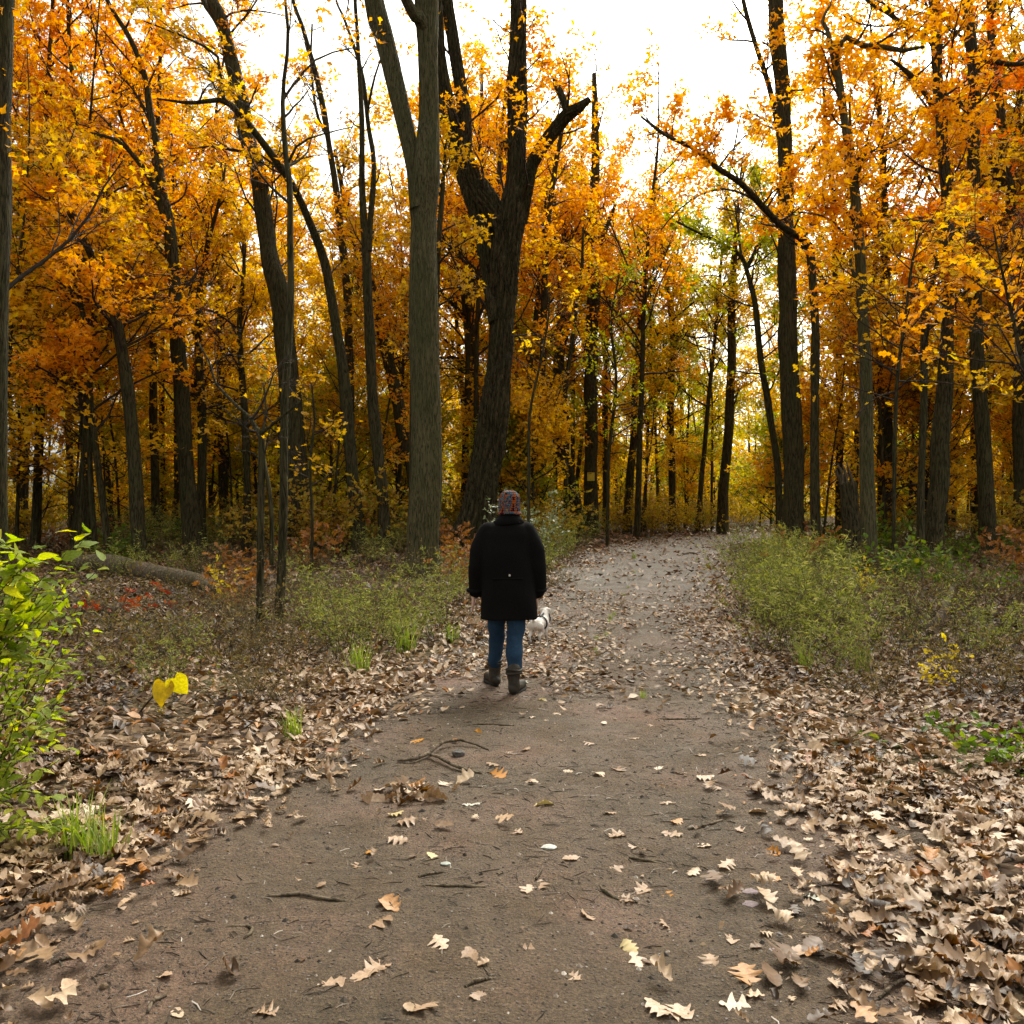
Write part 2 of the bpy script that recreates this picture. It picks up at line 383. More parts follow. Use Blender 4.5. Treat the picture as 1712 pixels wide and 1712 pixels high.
# ------------------------------------------------------------------ trees
def sproutdirs(rng, B, el_lo, el_hi):
    az = rng.random(B) * 2 * math.pi; el = np.radians(rng.uniform(el_lo, el_hi, B))
    return np.stack([np.cos(az) * np.cos(el), np.sin(az) * np.cos(el), np.sin(el)], 1)
def grow(rng, start, d, L, r0, n, up, wob):
    B = len(start); P = np.empty((B, n, 3)); P[:, 0] = start; d = d.copy(); step = (L / (n - 1))[:, None]
    for i in range(1, n):
        d = nrm(d + rng.normal(0, wob, (B, 3)) + np.array([0, 0, up / n])); P[:, i] = P[:, i - 1] + d * step
    R = r0[:, None] * np.linspace(1, .28, n)[None, :]
    return P, R
def kids(rng, P, R, L, k, tmin, alo, ahi, ratio, flat=.75):
    B, n, _ = P.shape
    idx = np.repeat(np.arange(B), k); t = rng.uniform(tmin, 1, len(idx)); f = t * (n - 1); i = np.minimum(f.astype(int), n - 2); w = (f - i)[:, None]
    p = P[idx, i] * (1 - w) + P[idx, i + 1] * w
    tg = nrm(P[idx, i + 1] - P[idx, i])
    pr = rng.normal(size=tg.shape); pr = nrm(pr - (pr * tg).sum(1, keepdims=True) * tg)
    an = np.radians(rng.uniform(alo, ahi, len(idx)))[:, None]
    d = tg * np.cos(an) + pr * np.sin(an); d[:, 2] = d[:, 2] * flat + .08; d = nrm(d)
    ln = L[idx] * ratio * (1.15 - .6 * t) * rng.uniform(.65, 1.25, len(idx))
    r = (R[idx, i] * (1 - w[:, 0]) + R[idx, i + 1] * w[:, 0]) * .62
    return p, d, ln, r

def crown_from(rng, stems, acc_b, acc_l, z0, n1, L1, nleaf, lsize, tplt, el=(5, 50), k2=4, k3=4, clump=None, tmax=1.0, up1=.35, lean=None):
    """branches + leaves on stems [(pts, radii)] above height z0. nleaf = leaves per twig"""
    S_, D_, LL, RR = [], [], [], []
    tot = [max(0.0, (np.linalg.norm(np.diff(p, axis=0), axis=1) * (p[1:, 2] > z0)).sum()) for p, r in stems]
    T = sum(tot) or 1
    for (p, r), tl in zip(stems, tot):
        n = int(round(n1 * tl / T))
        ok = np.where(p[:, 2] > z0)[0]
        if n < 1 or len(ok) < 2: continue
        f = ok[0] + (len(ok) - 1) * np.sqrt((np.arange(n) + rng.random(n)) / n) * .999 if False else ok[0] + (len(ok) - 1.001) * (np.arange(n) + rng.random(n)) / n
        i = np.minimum(f.astype(int), len(p) - 2); w = (f - i)[:, None]
        pos = p[i] * (1 - w) + p[i + 1] * w; rad = r[i]
        h = (f - ok[0]) / max(1, len(ok) - 1)
        d = sproutdirs(rng, n, *el); tg = nrm(p[i + 1] - p[i]); d = nrm(d + tg * (.15 + .5 * h[:, None]))
        if lean is not None: d = nrm(d + np.asarray(lean))
        S_.append(pos); D_.append(d); LL.append(L1 * (1.15 - .6 * h) * rng.uniform(.6, 1.25, n)); RR.append(np.minimum(rad * .5, .012 + L1 * .012))
    if not S_: return
    S_, D_, LL, RR = map(np.concatenate, (S_, D_, LL, RR))
    P1, R1 = grow(rng, S_, D_, LL, RR, 7, up1, .16); tubes(acc_b, P1, R1, 5, cap=False)
    p, d, l, r = kids(rng, P1, R1, LL, k2, .25, 25, 60, .5); P2, R2 = grow(rng, p, d, l, r, 5, .1, .18); tubes(acc_b, P2[:, ::2], np.maximum(R2, .004)[:, ::2], 4, cap=False)
    p, d, l, r = kids(rng, P2, R2, l, k3, .2, 25, 70, .55, .6); l = np.maximum(l, .30); P3, R3 = grow(rng, p, d, l, r, 4, -.1, .2); tubes(acc_b, P3[:, [0, 2, 3]], np.maximum(R3, .0035)[:, [0, 2, 3]], 3, cap=False)
    if acc_l is None or nleaf <= 0: return
    M = len(P3)
    if clump is not None:                                   # leave gaps: keep only part of the twigs, by clump noise
        c = P3[:, 2]; s = clump
        kn = np.sin(c[:, 0] * 1.7 + s) + np.sin(c[:, 1] * 1.3 + 2 * s) + np.sin(c[:, 2] * 1.9 + 3 * s) + rng.normal(0, .7, M)
        keep = kn > -.55; P3, M, l = P3[keep], keep.sum(), l[keep]
    cnt = rng.poisson(nleaf * np.clip(l / .55, .35, 1.5)); idx = np.repeat(np.arange(M), cnt)
    t = rng.uniform(.15, 1.0, len(idx)) * 3; i = np.minimum(t.astype(int), 2); w = (t - i)[:, None]
    pos = P3[idx, i] * (1 - w) + P3[idx, i + 1] * w + rng.normal(0, .085, (len(idx), 3))
    tw = np.repeat(rng.random(M), 1)
    rnd = np.clip(tw[idx] * .65 + rng.random(len(idx)) * .35, 0, 1)
    leaves(acc_l, pos, lsize * rng.uniform(.65, 1.25, len(idx)), rng, tplt, 0.75, 0, rnd)

def stem_tube(acc, P, sides, rings_per_m=3, ridge=0, flare=0.0, seed=0, mat=0):
    """P rows x,y,z,r. One smooth stem, slightly lumpy; ridge = furrow depth as share of the radius"""
    L = np.linalg.norm(np.diff(P[:, :3], axis=0), axis=1).sum(); n = max(6, int(L * rings_per_m))
    Q = catmull(P, n); rng = rng_of(seed)
    pts = Q[:, :3].copy(); rad = np.maximum(Q[:, 3], .006)
    s = np.linspace(0, L, n)
    wob = np.array([np.interp(s, np.linspace(0, L, max(4, int(L / 1.1))), rng.normal(0, 1, max(4, int(L / 1.1)))) for _ in range(2)])
    pts[:, 0] += wob[0] * rad * .10; pts[:, 1] += wob[1] * rad * .10
    rad = rad * (1 + .05 * np.interp(s, np.linspace(0, L, max(4, int(L * 1.2))), rng.normal(0, 1, max(4, int(L * 1.2)))))
    k0 = acc.k; tubes(acc, pts, rad, sides, .5, mat)
    v = acc.v[-1].reshape(n, sides, 3).copy(); ctr = pts[:, None, :]
    a = np.arange(sides) * 2 * math.pi / sides
    lump = 1 + .05 * np.sin(a * 2 + rng.random() * 6)[None, :] + .035 * np.sin(a[None, :] * 3 + s[:, None] * .5)
    if ridge:
        ph = np.sin(s[:, None] * 2.1 + a[None, :] * 3) * .9 + np.sin(s[:, None] * 5.3 + a[None, :] * 5) * .5
        k = sides // 5 if sides > 50 else sides // 4
        f = np.abs(np.sin(a[None, :] * k / 2 + ph)) ** .9
        brk = .5 + .5 * np.sin(s[:, None] * 17 + np.floor(a[None, :] * k / math.pi) * 2.4)
        lump = lump + ridge * (f * (.75 + .25 * brk) - .6)
    if flare:
        fl = np.exp(-s / .45)[:, None]; lump = lump * (1 + flare * fl * (1 + .35 * np.sin(a * 5 + rng.random() * 6)[None, :]))
    acc.v[-1] = (ctr + (v - ctr) * lump[:, :, None]).reshape(-1, 3).astype(np.float32)
    return pts, rad

ORANGE, GOLD, AMBER, RED, OLIVE, LIME, RUST = (.96, .46, .030, 1), (.95, .61, .045, 1), (.90, .57, .038, 1), (.92, .28, .022, 1), (.62, .54, .05, 1), (.46, .49, .05, 1), (.74, .46, .06, 1)
TREES = []
def traced_tree(name, label, cat, d, stems, bark=None, leaf=None, color=AMBER, sides=14, ridge=0, flare=.35, seed=1, group=None, ext=5.0, rpm=3):
    """stems: lists of (photo x, photo y, width px[, depth offset]); the first starts at the ground.
    leaf: dict(z0,n1,L1,nl,size,tpl,k2,k3) or None"""
    bark = bark or BARK
    bx = (stems[0][0][0] - CPX) / FPX * d; bz = gz1(bx, d)
    root = empty(name, (bx, d, bz), label, cat, group); base = np.array([bx, d, bz])
    acc = Acc(); built = []
    for si, st in enumerate(stems):
        rows = []
        for p in st:
            dd = d + (p[3] if len(p) > 3 else 0); q = px(p[0], p[1], dd); rows.append([*(q - base), p[2] / FPX * dd / 2])
        rows = np.array(rows)
        if si == 0: rows[0, 2] = -.12; 
        if st[-1][1] <= 5:                                 # leaves the frame: goes on upwards
            dv = rows[-1, :3] - rows[-2, :3]; dv = dv / np.linalg.norm(dv); dv = nrm(dv + np.array([0, 0, .5]))
            rows = np.vstack([rows, [*(rows[-1, :3] + dv * ext * .5), rows[-1, 3] * .75], [*(rows[-1, :3] + dv * ext + np.array([.2, .1, 0])), rows[-1, 3] * .35]])
        big = si == 0 or st[0][2] > 16
        built.append(stem_tube(acc, rows, sides if big else max(6, sides // 2), rpm if big else 3, ridge if big else 0, flare if si == 0 else 0, seed * 31 + si))
    acc.obj('trunk', bark, root)
    if leaf:
        rng = rng_of(seed); ab, al = Acc(), Acc()
        lf = dict(z0=3.0, n1=14, L1=2.2, nl=5, size=.19, tpl=STAR, k2=6, k3=6, clump=seed * .7, el=(0, 50)); lf.update(leaf)
        if lf['nl'] >= 3: lf['nl'] *= 1.45; lf['n1'] = int(lf['n1'] * 1.7); lf['L1'] *= 1.1
        crown_from(rng, built, ab, al if lf['nl'] else None, lf['z0'], lf['n1'], lf['L1'], lf['nl'], lf['size'], lf['tpl'], lf['el'], lf['k2'], lf['k3'], lf['clump'], lean=lf.get('lean'))
        if ab.k: ab.obj('branches', TWIG if bark is not BARK_G else BARK, root)['kind'] = 'stuff'
        if al.k:
            c = al.obj('crown', LEAF_T, root, smooth=False); c.color = color; c['kind'] = 'stuff'
    TREES.append(root)
    return root

T = traced_tree
T('edge_tree', 'dark trunk cut off by the left edge of the picture', 'tree', 15, [[(-8, 900, 42), (-7, 700, 38), (-4, 500, 36), (0, 250, 34), (4, 0, 34)]],
  leaf=dict(z0=5, n1=7, L1=2.6, nl=4), color=ORANGE, seed=2, sides=20)
T('woodland_tree', 'slender trunk leaning left and losing itself in orange leaves, behind the log', 'tree', 25,
  [[(236, 940, 24), (228, 830, 22), (217, 690, 20), (205, 590, 18), (190, 515, 15), (165, 455, 12), (140, 400, 10), (112, 330, 8), (85, 270, 5)]],
  leaf=dict(z0=6.0, n1=16, L1=2.6, nl=6), color=ORANGE, seed=3)
T('woodland_tree', 'dark trunk forking high into a left limb, left of the bare sapling', 'tree', 28,
  [[(326, 930, 30), (318, 850, 27), (308, 720, 24), (300, 600, 23), (292, 480, 21), (282, 380, 20), (268, 315, 17), (264, 250, 12), (252, 190, 11), (240, 120, 9), (215, 60, 8), (180, 0, 6)],
   [(276, 345, 15), (255, 302, 11, -.3), (225, 262, 9, -.7), (195, 234, 7, -1), (150, 222, 4, -1.3)],
   [(268, 318, 7), (245, 308, 5, .3), (205, 312, 4, .6), (172, 335, 3, .9)]],
  leaf=dict(z0=7.5, n1=18, L1=2.3, nl=5), color=ORANGE, seed=4)
T('woodland_tree', 'thin dark stem close behind the high forking trunk on the left', 'tree', 30,
  [[(336, 925, 16), (338, 760, 15), (335, 620, 13), (330, 520, 10), (345, 420, 8), (368, 330, 5), (378, 270, 3)]], leaf=dict(z0=4.5, n1=14, L1=2.2, nl=5), color=AMBER, seed=5)
T('woodland_tree', 'slim pale stem with a thin upright top, rooted nearest the left verge', 'tree', 11.5,
  [[(465, 1054, 17), (471, 950, 15), (474, 850, 15), (474, 700, 14), (480, 600, 14), (486, 500, 13), (485, 403, 11), (485, 315, 10), (477, 245, 9), (473, 158, 7), (482, 70, 6), (477, 0, 5)],
   [(483, 270, 5), (500, 240, 4, -.2), (540, 224, 3, -.4), (590, 212, 2, -.6)], [(474, 165, 5), (500, 130, 4, .2), (535, 95, 3, .4), (590, 80, 2, .5)]],
  leaf=dict(z0=5.3, n1=12, L1=1.1, nl=1.6, k2=4, k3=4, size=.12), color=ORANGE, seed=6, ext=2)
T('woodland_tree', 'thick dark trunk leaning to the upper left beside the crossing limb', 'tree', 28,
  [[(508, 930, 50), (498, 800, 40), (488, 710, 36), (480, 600, 34), (466, 490, 33), (449, 420, 30), (435, 315, 28), (414, 228, 26), (396, 140, 24), (372, 35, 20), (355, 0, 19)],
   [(380, 70, 14), (360, 30, 12, .3), (340, 0, 10, .6)]],
  leaf=dict(z0=9, n1=18, L1=2.4, nl=5), color=ORANGE, seed=7, sides=18)
T('woodland_tree', 'dark tree whose stem arches left across the thick leaning trunk', 'tree', 27,
  [[(600, 918, 24), (590, 800, 22), (576, 650, 20), (565, 560, 18), (545, 450, 16), (522, 385, 14, -.5), (490, 310, 13, -1.2), (440, 240, 12, -2), (400, 190, 10, -2.5), (372, 168, 9, -2.8), (320, 172, 6, -3), (262, 165, 3, -3.2)],
   [(376, 172, 7, -2.8), (368, 130, 6, -2.9), (362, 92, 5, -3), (330, 72, 4, -3.2), (292, 55, 3, -3.4), (240, 35, 2, -3.6)],
   [(480, 298, 5, -1.3), (440, 262, 4, -1), (400, 252, 3, -.8), (365, 246, 2, -.6)]],
  leaf=dict(z0=8.5, n1=12, L1=1.6, nl=3), color=RUST, seed=8)
T('bare_sapling', 'slight grey sapling with bare crooked branches near the left verge', 'tree', 11,
  [[(435, 1060, 13), (436, 940, 12), (438, 815, 12), (438, 724, 11), (420, 700, 6, .1), (385, 668, 5, .2), (360, 640, 4, .3), (348, 600, 3, .4), (330, 570, 2, .5)],
   [(438, 724, 7), (452, 712, 5, -.1), (480, 690, 4, -.2), (505, 668, 3, -.3)], [(436, 730, 5), (445, 690, 4, .1), (440, 640, 3, .2)],
   [(454, 945, 9), (455, 860, 8), (448, 800, 7), (440, 760, 6)], [(438, 780, 4), (425, 758, 3), (390, 752, 2)]],
  bark=BARK, leaf=dict(z0=1.9, n1=9, L1=.8, nl=.25, k2=3, k3=3, size=.1), color=RUST, seed=9)
T('woodland_tree', 'straight thin trunk standing between the grey sapling and the dark forked tree', 'tree', 30, [[(412, 925, 14), (413, 820, 13), (411, 720, 12), (405, 640, 11), (400, 540, 9), (408, 440, 6), (400, 350, 4)]],
  leaf=dict(z0=4, n1=14, L1=2.4, nl=5), color=AMBER, seed=10)
T('woodland_tree', 'short looking trunk half lost in gold leaves left of the thin straight one', 'tree', 38, [[(377, 900, 17), (374, 780, 16), (370, 690, 14), (366, 560, 11), (360, 420, 6)]],
  leaf=dict(z0=4, n1=14, L1=2.6, nl=5, tpl=KITE), color=GOLD, seed=11)
T('woodland_tree', 'stout short trunk in the greenery right of the slender leaning trunk', 'tree', 42, [[(270, 900, 24), (263, 780, 20), (258, 700, 17), (250, 560, 12), (255, 420, 8)]],
  leaf=dict(z0=5, n1=14, L1=2.8, nl=5, tpl=KITE), color=OLIVE, seed=12)
T('woodland_tree', 'twin stemmed thin tree arched by orange leaves, far left', 'tree', 26,
  [[(183, 940, 11), (167, 800, 11), (152, 690, 10), (146, 600, 10), (138, 520, 8), (118, 440, 6), (105, 370, 4)], [(158, 905, 10), (150, 770, 9), (146, 650, 9), (144, 600, 9)],
   [(145, 605, 6), (165, 570, 5, .3), (185, 540, 4, .5), (215, 505, 3, .7)]], leaf=dict(z0=3.6, n1=20, L1=2.6, nl=7), color=ORANGE, seed=13)
T('woodland_tree', 'tall slim stem bending left at the top, second right of the arching tree', 'tree', 32,
  [[(592, 912, 16), (586, 700, 15), (582, 560, 14), (577, 450, 13), (558, 290, 11), (536, 158, 10), (508, 53, 8), (490, 0, 7)],
   [(548, 230, 6), (530, 190, 5), (520, 110, 4), (522, 40, 3)]], leaf=dict(z0=10, n1=12, L1=1.6, nl=1.5, k3=3), color=GOLD, seed=14)
T('woodland_tree', 'slim trunk splitting into two tall bare stems, left of the grey forked tree', 'tree', 27,
  [[(646, 908, 22), (634, 790, 20), (622, 640, 19), (616, 520, 17), (612, 438, 15), (605, 315, 11), (605, 210, 9), (598, 70, 7), (594, 0, 6)],
   [(616, 420, 11), (625, 280, 9, .3), (616, 210, 8, .5), (604, 120, 7, .7), (577, 35, 5, .9), (562, 0, 4, 1)],
   [(613, 190, 5, .5), (626, 130, 4, .3), (640, 90, 3, .2)]], leaf=dict(z0=8, n1=12, L1=1.4, nl=1.2, k3=3), color=ORANGE, seed=15)
T('woodland_tree', 'trunk slanting steeply left behind the grey forked tree', 'tree', 34,
  [[(704, 915, 26), (690, 780, 24), (676, 728, 23), (650, 600, 21), (626, 505, 19), (600, 420, 14), (575, 330, 9), (560, 250, 5)]], leaf=dict(z0=7, n1=12, L1=2.2, nl=4), color=RUST, seed=16)
T('forked_tree', 'tall smooth grey tree forking in two near the top, left of the oak', 'tree', 20,
  [[(707, 965, 54), (709, 900, 50), (711, 800, 48), (713, 690, 47), (709, 600, 47), (706, 450, 45), (705, 340, 46), (710, 280, 42), (716, 200, 34), (717, 100, 33), (714, 0, 36)],
   [(703, 350, 36), (692, 280, 29), (676, 200, 28, .1), (660, 130, 29, .2), (643, 60, 29, .3), (628, 0, 31, .4)],
   [(712, 60, 24), (698, 28, 22, -.3), (680, 4, 18, -.6)]], bark=BARK_G, sides=80, ridge=.09, rpm=12, flare=.3, seed=17, ext=7,
  leaf=dict(z0=13.5, n1=10, L1=2.5, nl=3), color=ORANGE)
T('oak_tree', 'massive dark furrowed oak with a broken side limb, right of the grey forked tree', 'tree', 27,
  [[(782, 930, 84), (790, 890, 66), (800, 850, 58), (813, 780, 54), (825, 710, 50), (833, 640, 46), (838, 570, 43), (840, 500, 43), (846, 420, 46), (856, 350, 46), (862, 290, 35), (864, 245, 33), (865, 140, 31), (866, 60, 27), (866, 0, 26)],
   [(834, 540, 30), (816, 440, 27, .3), (806, 380, 30, .3), (790, 310, 34, .2), (770, 245, 31, .1), (750, 193, 28, 0), (740, 123, 22, -.1), (733, 60, 20, -.2), (728, 0, 18, -.3)],
   [(852, 385, 44), (822, 350, 42, .1), (795, 310, 36, .2)],
   [(778, 262, 20, .1), (776, 200, 21, .3), (767, 140, 20, .5), (758, 70, 20, .7), (746, 0, 20, .9)],
   [(866, 370, 30), (880, 320, 24, -.2), (890, 278, 20, -.4), (910, 240, 20, -.7), (945, 196, 20, -1), (966, 182, 17, -1.2), (986, 166, 9, -1.3)],
   [(950, 196, 14, -1), (941, 165, 13, -1.1), (931, 142, 12, -1.2), (925, 126, 6, -1.2)],
   [(852, 246, 16), (846, 238, 14, -.2), (843, 234, 8, -.25)]],
  bark=BARK_O, sides=90, ridge=.32, rpm=9, flare=.28, seed=18, ext=7, leaf=dict(z0=10.5, n1=16, L1=2.4, nl=4), color=ORANGE)
T('woodland_tree', 'dark crooked tree half hidden in the gap between grey trunk and oak', 'tree', 40,
  [[(800, 890, 26), (797, 700, 24), (791, 605, 23), (784, 526, 20), (774, 456, 15), (768, 370, 10), (775, 280, 6)], [(786, 620, 10), (765, 600, 8, .3), (735, 598, 5, .6)], [(786, 545, 9), (768, 520, 7, -.3), (748, 500, 5, -.6)]],
  leaf=dict(z0=5, n1=16, L1=2.8, nl=5), color=AMBER, seed=19)
T('woodland_tree', 'thin dark stem tucked tight against the right side of the grey trunk', 'tree', 24, [[(733, 940, 8), (728, 700, 8), (729, 540, 9), (732, 438, 10), (739, 315, 8), (745, 240, 5)]],
  leaf=dict(z0=7, n1=8, L1=1.6, nl=4), color=RUST, seed=20)
T('woodland_tree', 'thin stem just left of the grey forked trunk, almost touching it', 'tree', 23, [[(684, 950, 8), (687, 800, 8), (688, 710, 7), (690, 600, 6), (692, 500, 4)]], leaf=dict(z0=4.5, n1=5, L1=.9, nl=2), color=RUST, seed=21)
T('woodland_tree', 'slim trunk right of the oak, bending right where it meets the broken limb', 'tree', 38,
  [[(905, 885, 13), (905, 710, 12), (910, 490, 11), (914, 385, 10), (928, 280, 9), (938, 228, 7), (950, 150, 4)]], leaf=dict(z0=6, n1=14, L1=2.2, nl=5), color=ORANGE, seed=22)
T('woodland_tree', 'knobbly leaning trunk between the slim stem and the sign tree', 'tree', 46,
  [[(972, 872, 20), (957, 815, 19), (935, 740, 18), (925, 700, 18), (935, 600, 18), (952, 500, 18), (958, 440, 20), (948, 400, 14), (932, 365, 10), (925, 330, 5)], [(950, 490, 7), (930, 480, 5, .3), (912, 470, 3, .5)]],
  leaf=dict(z0=6, n1=12, L1=2.6, nl=5, tpl=KITE), color=GOLD, seed=23)
SIGN_TREE = T('woodland_tree', 'straight trunk carrying the small yellow sign, left of the path bend', 'tree', 45,
  [[(987, 878, 26), (987, 800, 21), (988, 700, 20), (989, 600, 20), (991, 456, 20), (988, 385, 19), (995, 298, 15), (995, 193, 11), (993, 123, 7)], [(992, 430, 9), (1010, 390, 7, .3), (1030, 340, 5, .6)]],
  leaf=dict(z0=8, n1=16, L1=2.8, nl=5, tpl=KITE), color=ORANGE, seed=24)
T('woodland_tree', 'slender wavy stem standing just left of the sign tree', 'tree', 36, [[(944, 890, 8), (946, 800, 8), (949, 710, 8), (945, 660, 8), (958, 560, 7), (972, 450, 5), (975, 380, 4)]], leaf=dict(z0=4, n1=12, L1=1.8, nl=5), color=GOLD, seed=25)
T('woodland_tree', 'slim dark tree at the head of the path with fine rising branches', 'tree', 50,
  [[(1047, 886, 15), (1052, 815, 14), (1058, 745, 13), (1065, 605, 11), (1073, 500, 9), (1079, 456, 8), (1092, 350, 5), (1098, 280, 3)], [(1064, 612, 6), (1085, 575, 5, -.4), (1115, 545, 4, -.8), (1160, 505, 3, -1.2)], [(1072, 520, 5), (1058, 450, 4, .3), (1050, 400, 3, .5)]],
  leaf=dict(z0=5, n1=18, L1=3.0, nl=6, tpl=KITE), color=LIME, seed=26)
T('woodland_tree', 'thin forked trunk standing over the bend of the path, right of the slim dark tree', 'tree', 52,
  [[(1122, 882, 12), (1124, 815, 11), (1121, 675, 11), (1125, 570, 11), (1120, 510, 9), (1108, 430, 6), (1100, 350, 4)], [(1124, 575, 5), (1140, 560, 4, .3), (1165, 565, 3, .6), (1200, 560, 2, .8)], [(1122, 530, 5), (1128, 460, 4), (1140, 380, 3)]],
  leaf=dict(z0=5, n1=18, L1=3.0, nl=6, tpl=KITE), color=GOLD, seed=27)
T('woodland_tree', 'dark trunk rising straight behind the right end of the path bend', 'tree', 48,
  [[(1207, 880, 19), (1212, 800, 17), (1217, 745, 17), (1223, 605, 15), (1224, 500, 13), (1228, 420, 9), (1235, 330, 5)]], leaf=dict(z0=6, n1=16, L1=2.8, nl=5, tpl=KITE), color=AMBER, seed=28)
T('woodland_tree', 'curving pale sapling leaning left in front of the stout right hand trunk', 'tree', 33,
  [[(1302, 900, 12), (1301, 790, 11), (1287, 693, 11), (1273, 605, 10), (1262, 510, 9), (1248, 450, 8), (1240, 430, 7), (1215, 412, 6, -.3), (1170, 390, 4, -.6), (1130, 370, 3, -.9)], [(1247, 448, 7), (1262, 420, 5, .2), (1275, 380, 4, .4), (1290, 330, 3, .6)], [(1240, 434, 5), (1235, 390, 4, .3), (1228, 340, 3, .5)]],
  leaf=dict(z0=6, n1=16, L1=2.2, nl=5), color=LIME, seed=29)
T('woodland_tree', 'stout straight trunk rising through the frame right of the path', 'tree', 31,
  [[(1330, 905, 44), (1327, 850, 38), (1326, 745, 35), (1322, 640, 33), (1319, 535, 32), (1315, 455, 29), (1313, 350, 27), (1312, 245, 27), (1306, 140, 26), (1298, 35, 26), (1296, 0, 26)],
   [(1308, 260, 10), (1296, 190, 9, .3), (1286, 145, 9, .5), (1262, 70, 8, .8), (1243, 0, 7, 1)]], sides=24, ridge=.05, rpm=5, leaf=dict(z0=10, n1=16, L1=2.4, nl=5), color=ORANGE, seed=30)
T('leaning_tree', 'thin dark tree bent sharply left over the path like an elbow', 'tree', 25,
  [[(1366, 930, 16), (1363, 800, 15), (1362, 710, 14), (1364, 570, 14), (1360, 480, 14), (1354, 418, 15), (1344, 400, 14, -.3), (1310, 380, 12, -.8), (1280, 350, 11, -1.3), (1240, 308, 10, -2), (1195, 278, 9, -2.6), (1160, 248, 8, -3), (1112, 226, 6, -3.5), (1072, 195, 4, -3.9)],
   [(1298, 368, 5, -1), (1262, 335, 4, -1), (1215, 316, 4, -1), (1170, 326, 3, -1), (1130, 355, 2, -1), (1105, 385, 2, -1)], [(1352, 425, 7), (1340, 412, 5, -.2), (1318, 405, 3, -.4)], [(1200, 282, 4, -2.5), (1225, 250, 3, -2.3), (1248, 225, 2, -2.2)]],
  leaf=dict(z0=9.4, n1=16, L1=1.6, nl=4.5), color=ORANGE, seed=31)
T('woodland_tree', 'pale slim trunk standing alone nearest the right verge, its top bent right', 'tree', 19.5,
  [[(1457, 975, 34), (1455, 950, 27), (1450, 815, 24), (1447, 710, 23), (1445, 605, 22), (1443, 526, 20), (1438, 420, 18), (1429, 315, 16), (1420, 280, 15), (1415, 228, 14), (1403, 140, 13), (1391, 80, 13)],
   [(1393, 88, 11), (1405, 72, 9), (1417, 62, 9, -.1), (1438, 75, 9, -.2), (1483, 79, 8, -.4), (1522, 86, 7, -.6), (1545, 78, 4, -.8)], [(1390, 82, 9), (1384, 52, 7, .1), (1375, 34, 5, .2), (1388, 8, 4, .3)],
   [(1430, 290, 7), (1425, 240, 5, .2), (1420, 185, 4, .3), (1423, 150, 3, .4)], [(1424, 410, 5), (1405, 385, 4, -.2), (1390, 368, 4, -.3), (1365, 358, 3, -.5), (1335, 355, 2, -.6)],
   [(1440, 480, 5), (1432, 470, 6, -.1), (1422, 440, 5, -.2), (1425, 415, 4, -.2)], [(1441, 420, 6), (1470, 395, 4, .2), (1495, 368, 4, .3), (1560, 370, 3, .5), (1620, 355, 2, .6)]],
  bark=BARK_G, sides=32, ridge=.03, rpm=10, seed=32, leaf=dict(z0=6.5, n1=16, L1=1.5, nl=4), color=ORANGE)
T('woodland_tree', 'dark wide trunk close behind the pale slim one on the right', 'tree', 36, [[(1482, 880, 32), (1480, 780, 28), (1480, 675, 25), (1478, 535, 21), (1480, 385, 13), (1476, 280, 10), (1469, 175, 8), (1462, 105, 6), (1455, 40, 4)]],
  leaf=dict(z0=6, n1=20, L1=2.4, nl=5), color=AMBER, seed=33)
T('woodland_tree', 'tall dark trunk with kinked limbs, third from the right edge', 'tree', 25,
  [[(1562, 935, 32), (1564, 850, 28), (1575, 710, 26), (1582, 570, 20), (1584, 490, 18), (1582, 315, 17), (1571, 175, 16), (1566, 70, 17), (1564, 0, 15)],
   [(1572, 200, 11), (1545, 150, 9, -.4), (1515, 118, 7, -.7), (1490, 100, 5, -1)], [(1566, 80, 11), (1545, 60, 9, .3), (1505, 38, 8, .6), (1478, 16, 7, .9), (1450, 0, 6, 1.2)], [(1574, 150, 9), (1588, 172, 9, -.3), (1598, 172, 7, -.5), (1620, 190, 4, -.7)]],
  leaf=dict(z0=8.5, n1=22, L1=2.3, nl=6), color=ORANGE, seed=34, sides=18, ridge=.05, rpm=5)
T('woodland_tree', 'rough dark trunk with a wide lower bole, second from the right edge', 'tree', 27,
  [[(1652, 915, 34), (1650, 868, 26), (1645, 745, 23), (1634, 605, 22), (1631, 500, 21), (1629, 350, 19), (1627, 245, 18), (1629, 123, 18), (1620, 52, 17), (1617, 0, 16)],
   [(1636, 100, 11), (1660, 102, 9, -.2), (1690, 108, 8, -.5), (1720, 105, 6, -.8)]], leaf=dict(z0=8, n1=22, L1=2.2, nl=6), color=RED, seed=35, sides=18, ridge=.05, rpm=5)
T('woodland_tree', 'dark trunk leaning left at the right edge of the picture', 'tree', 31,
  [[(1708, 900, 24), (1705, 745, 20), (1704, 526, 18), (1701, 385, 17), (1690, 315, 16), (1680, 263, 15), (1669, 140, 13), (1659, 70, 11), (1654, 0, 10)], [(1684, 310, 12), (1668, 288, 11, -.3), (1654, 262, 10, -.5), (1644, 245, 5, -.6)]],
  leaf=dict(z0=6, n1=24, L1=2.4, nl=6), color=ORANGE, seed=36)
T('woodland_tree', 'thin forked tree with one long branch reaching to the right edge', 'tree', 23,
  [[(1540, 940, 13), (1540, 815, 12), (1545, 675, 12), (1546, 553, 12), (1550, 508, 9), (1568, 438, 7), (1578, 380, 4)], [(1545, 550, 8), (1530, 515, 6), (1520, 480, 4)], [(1548, 552, 8), (1570, 535, 7, -.3), (1596, 508, 6, -.6), (1638, 466, 5, -1), (1708, 428, 4, -1.5)]],
  leaf=dict(z0=5, n1=14, L1=1.7, nl=5), color=ORANGE, seed=37)
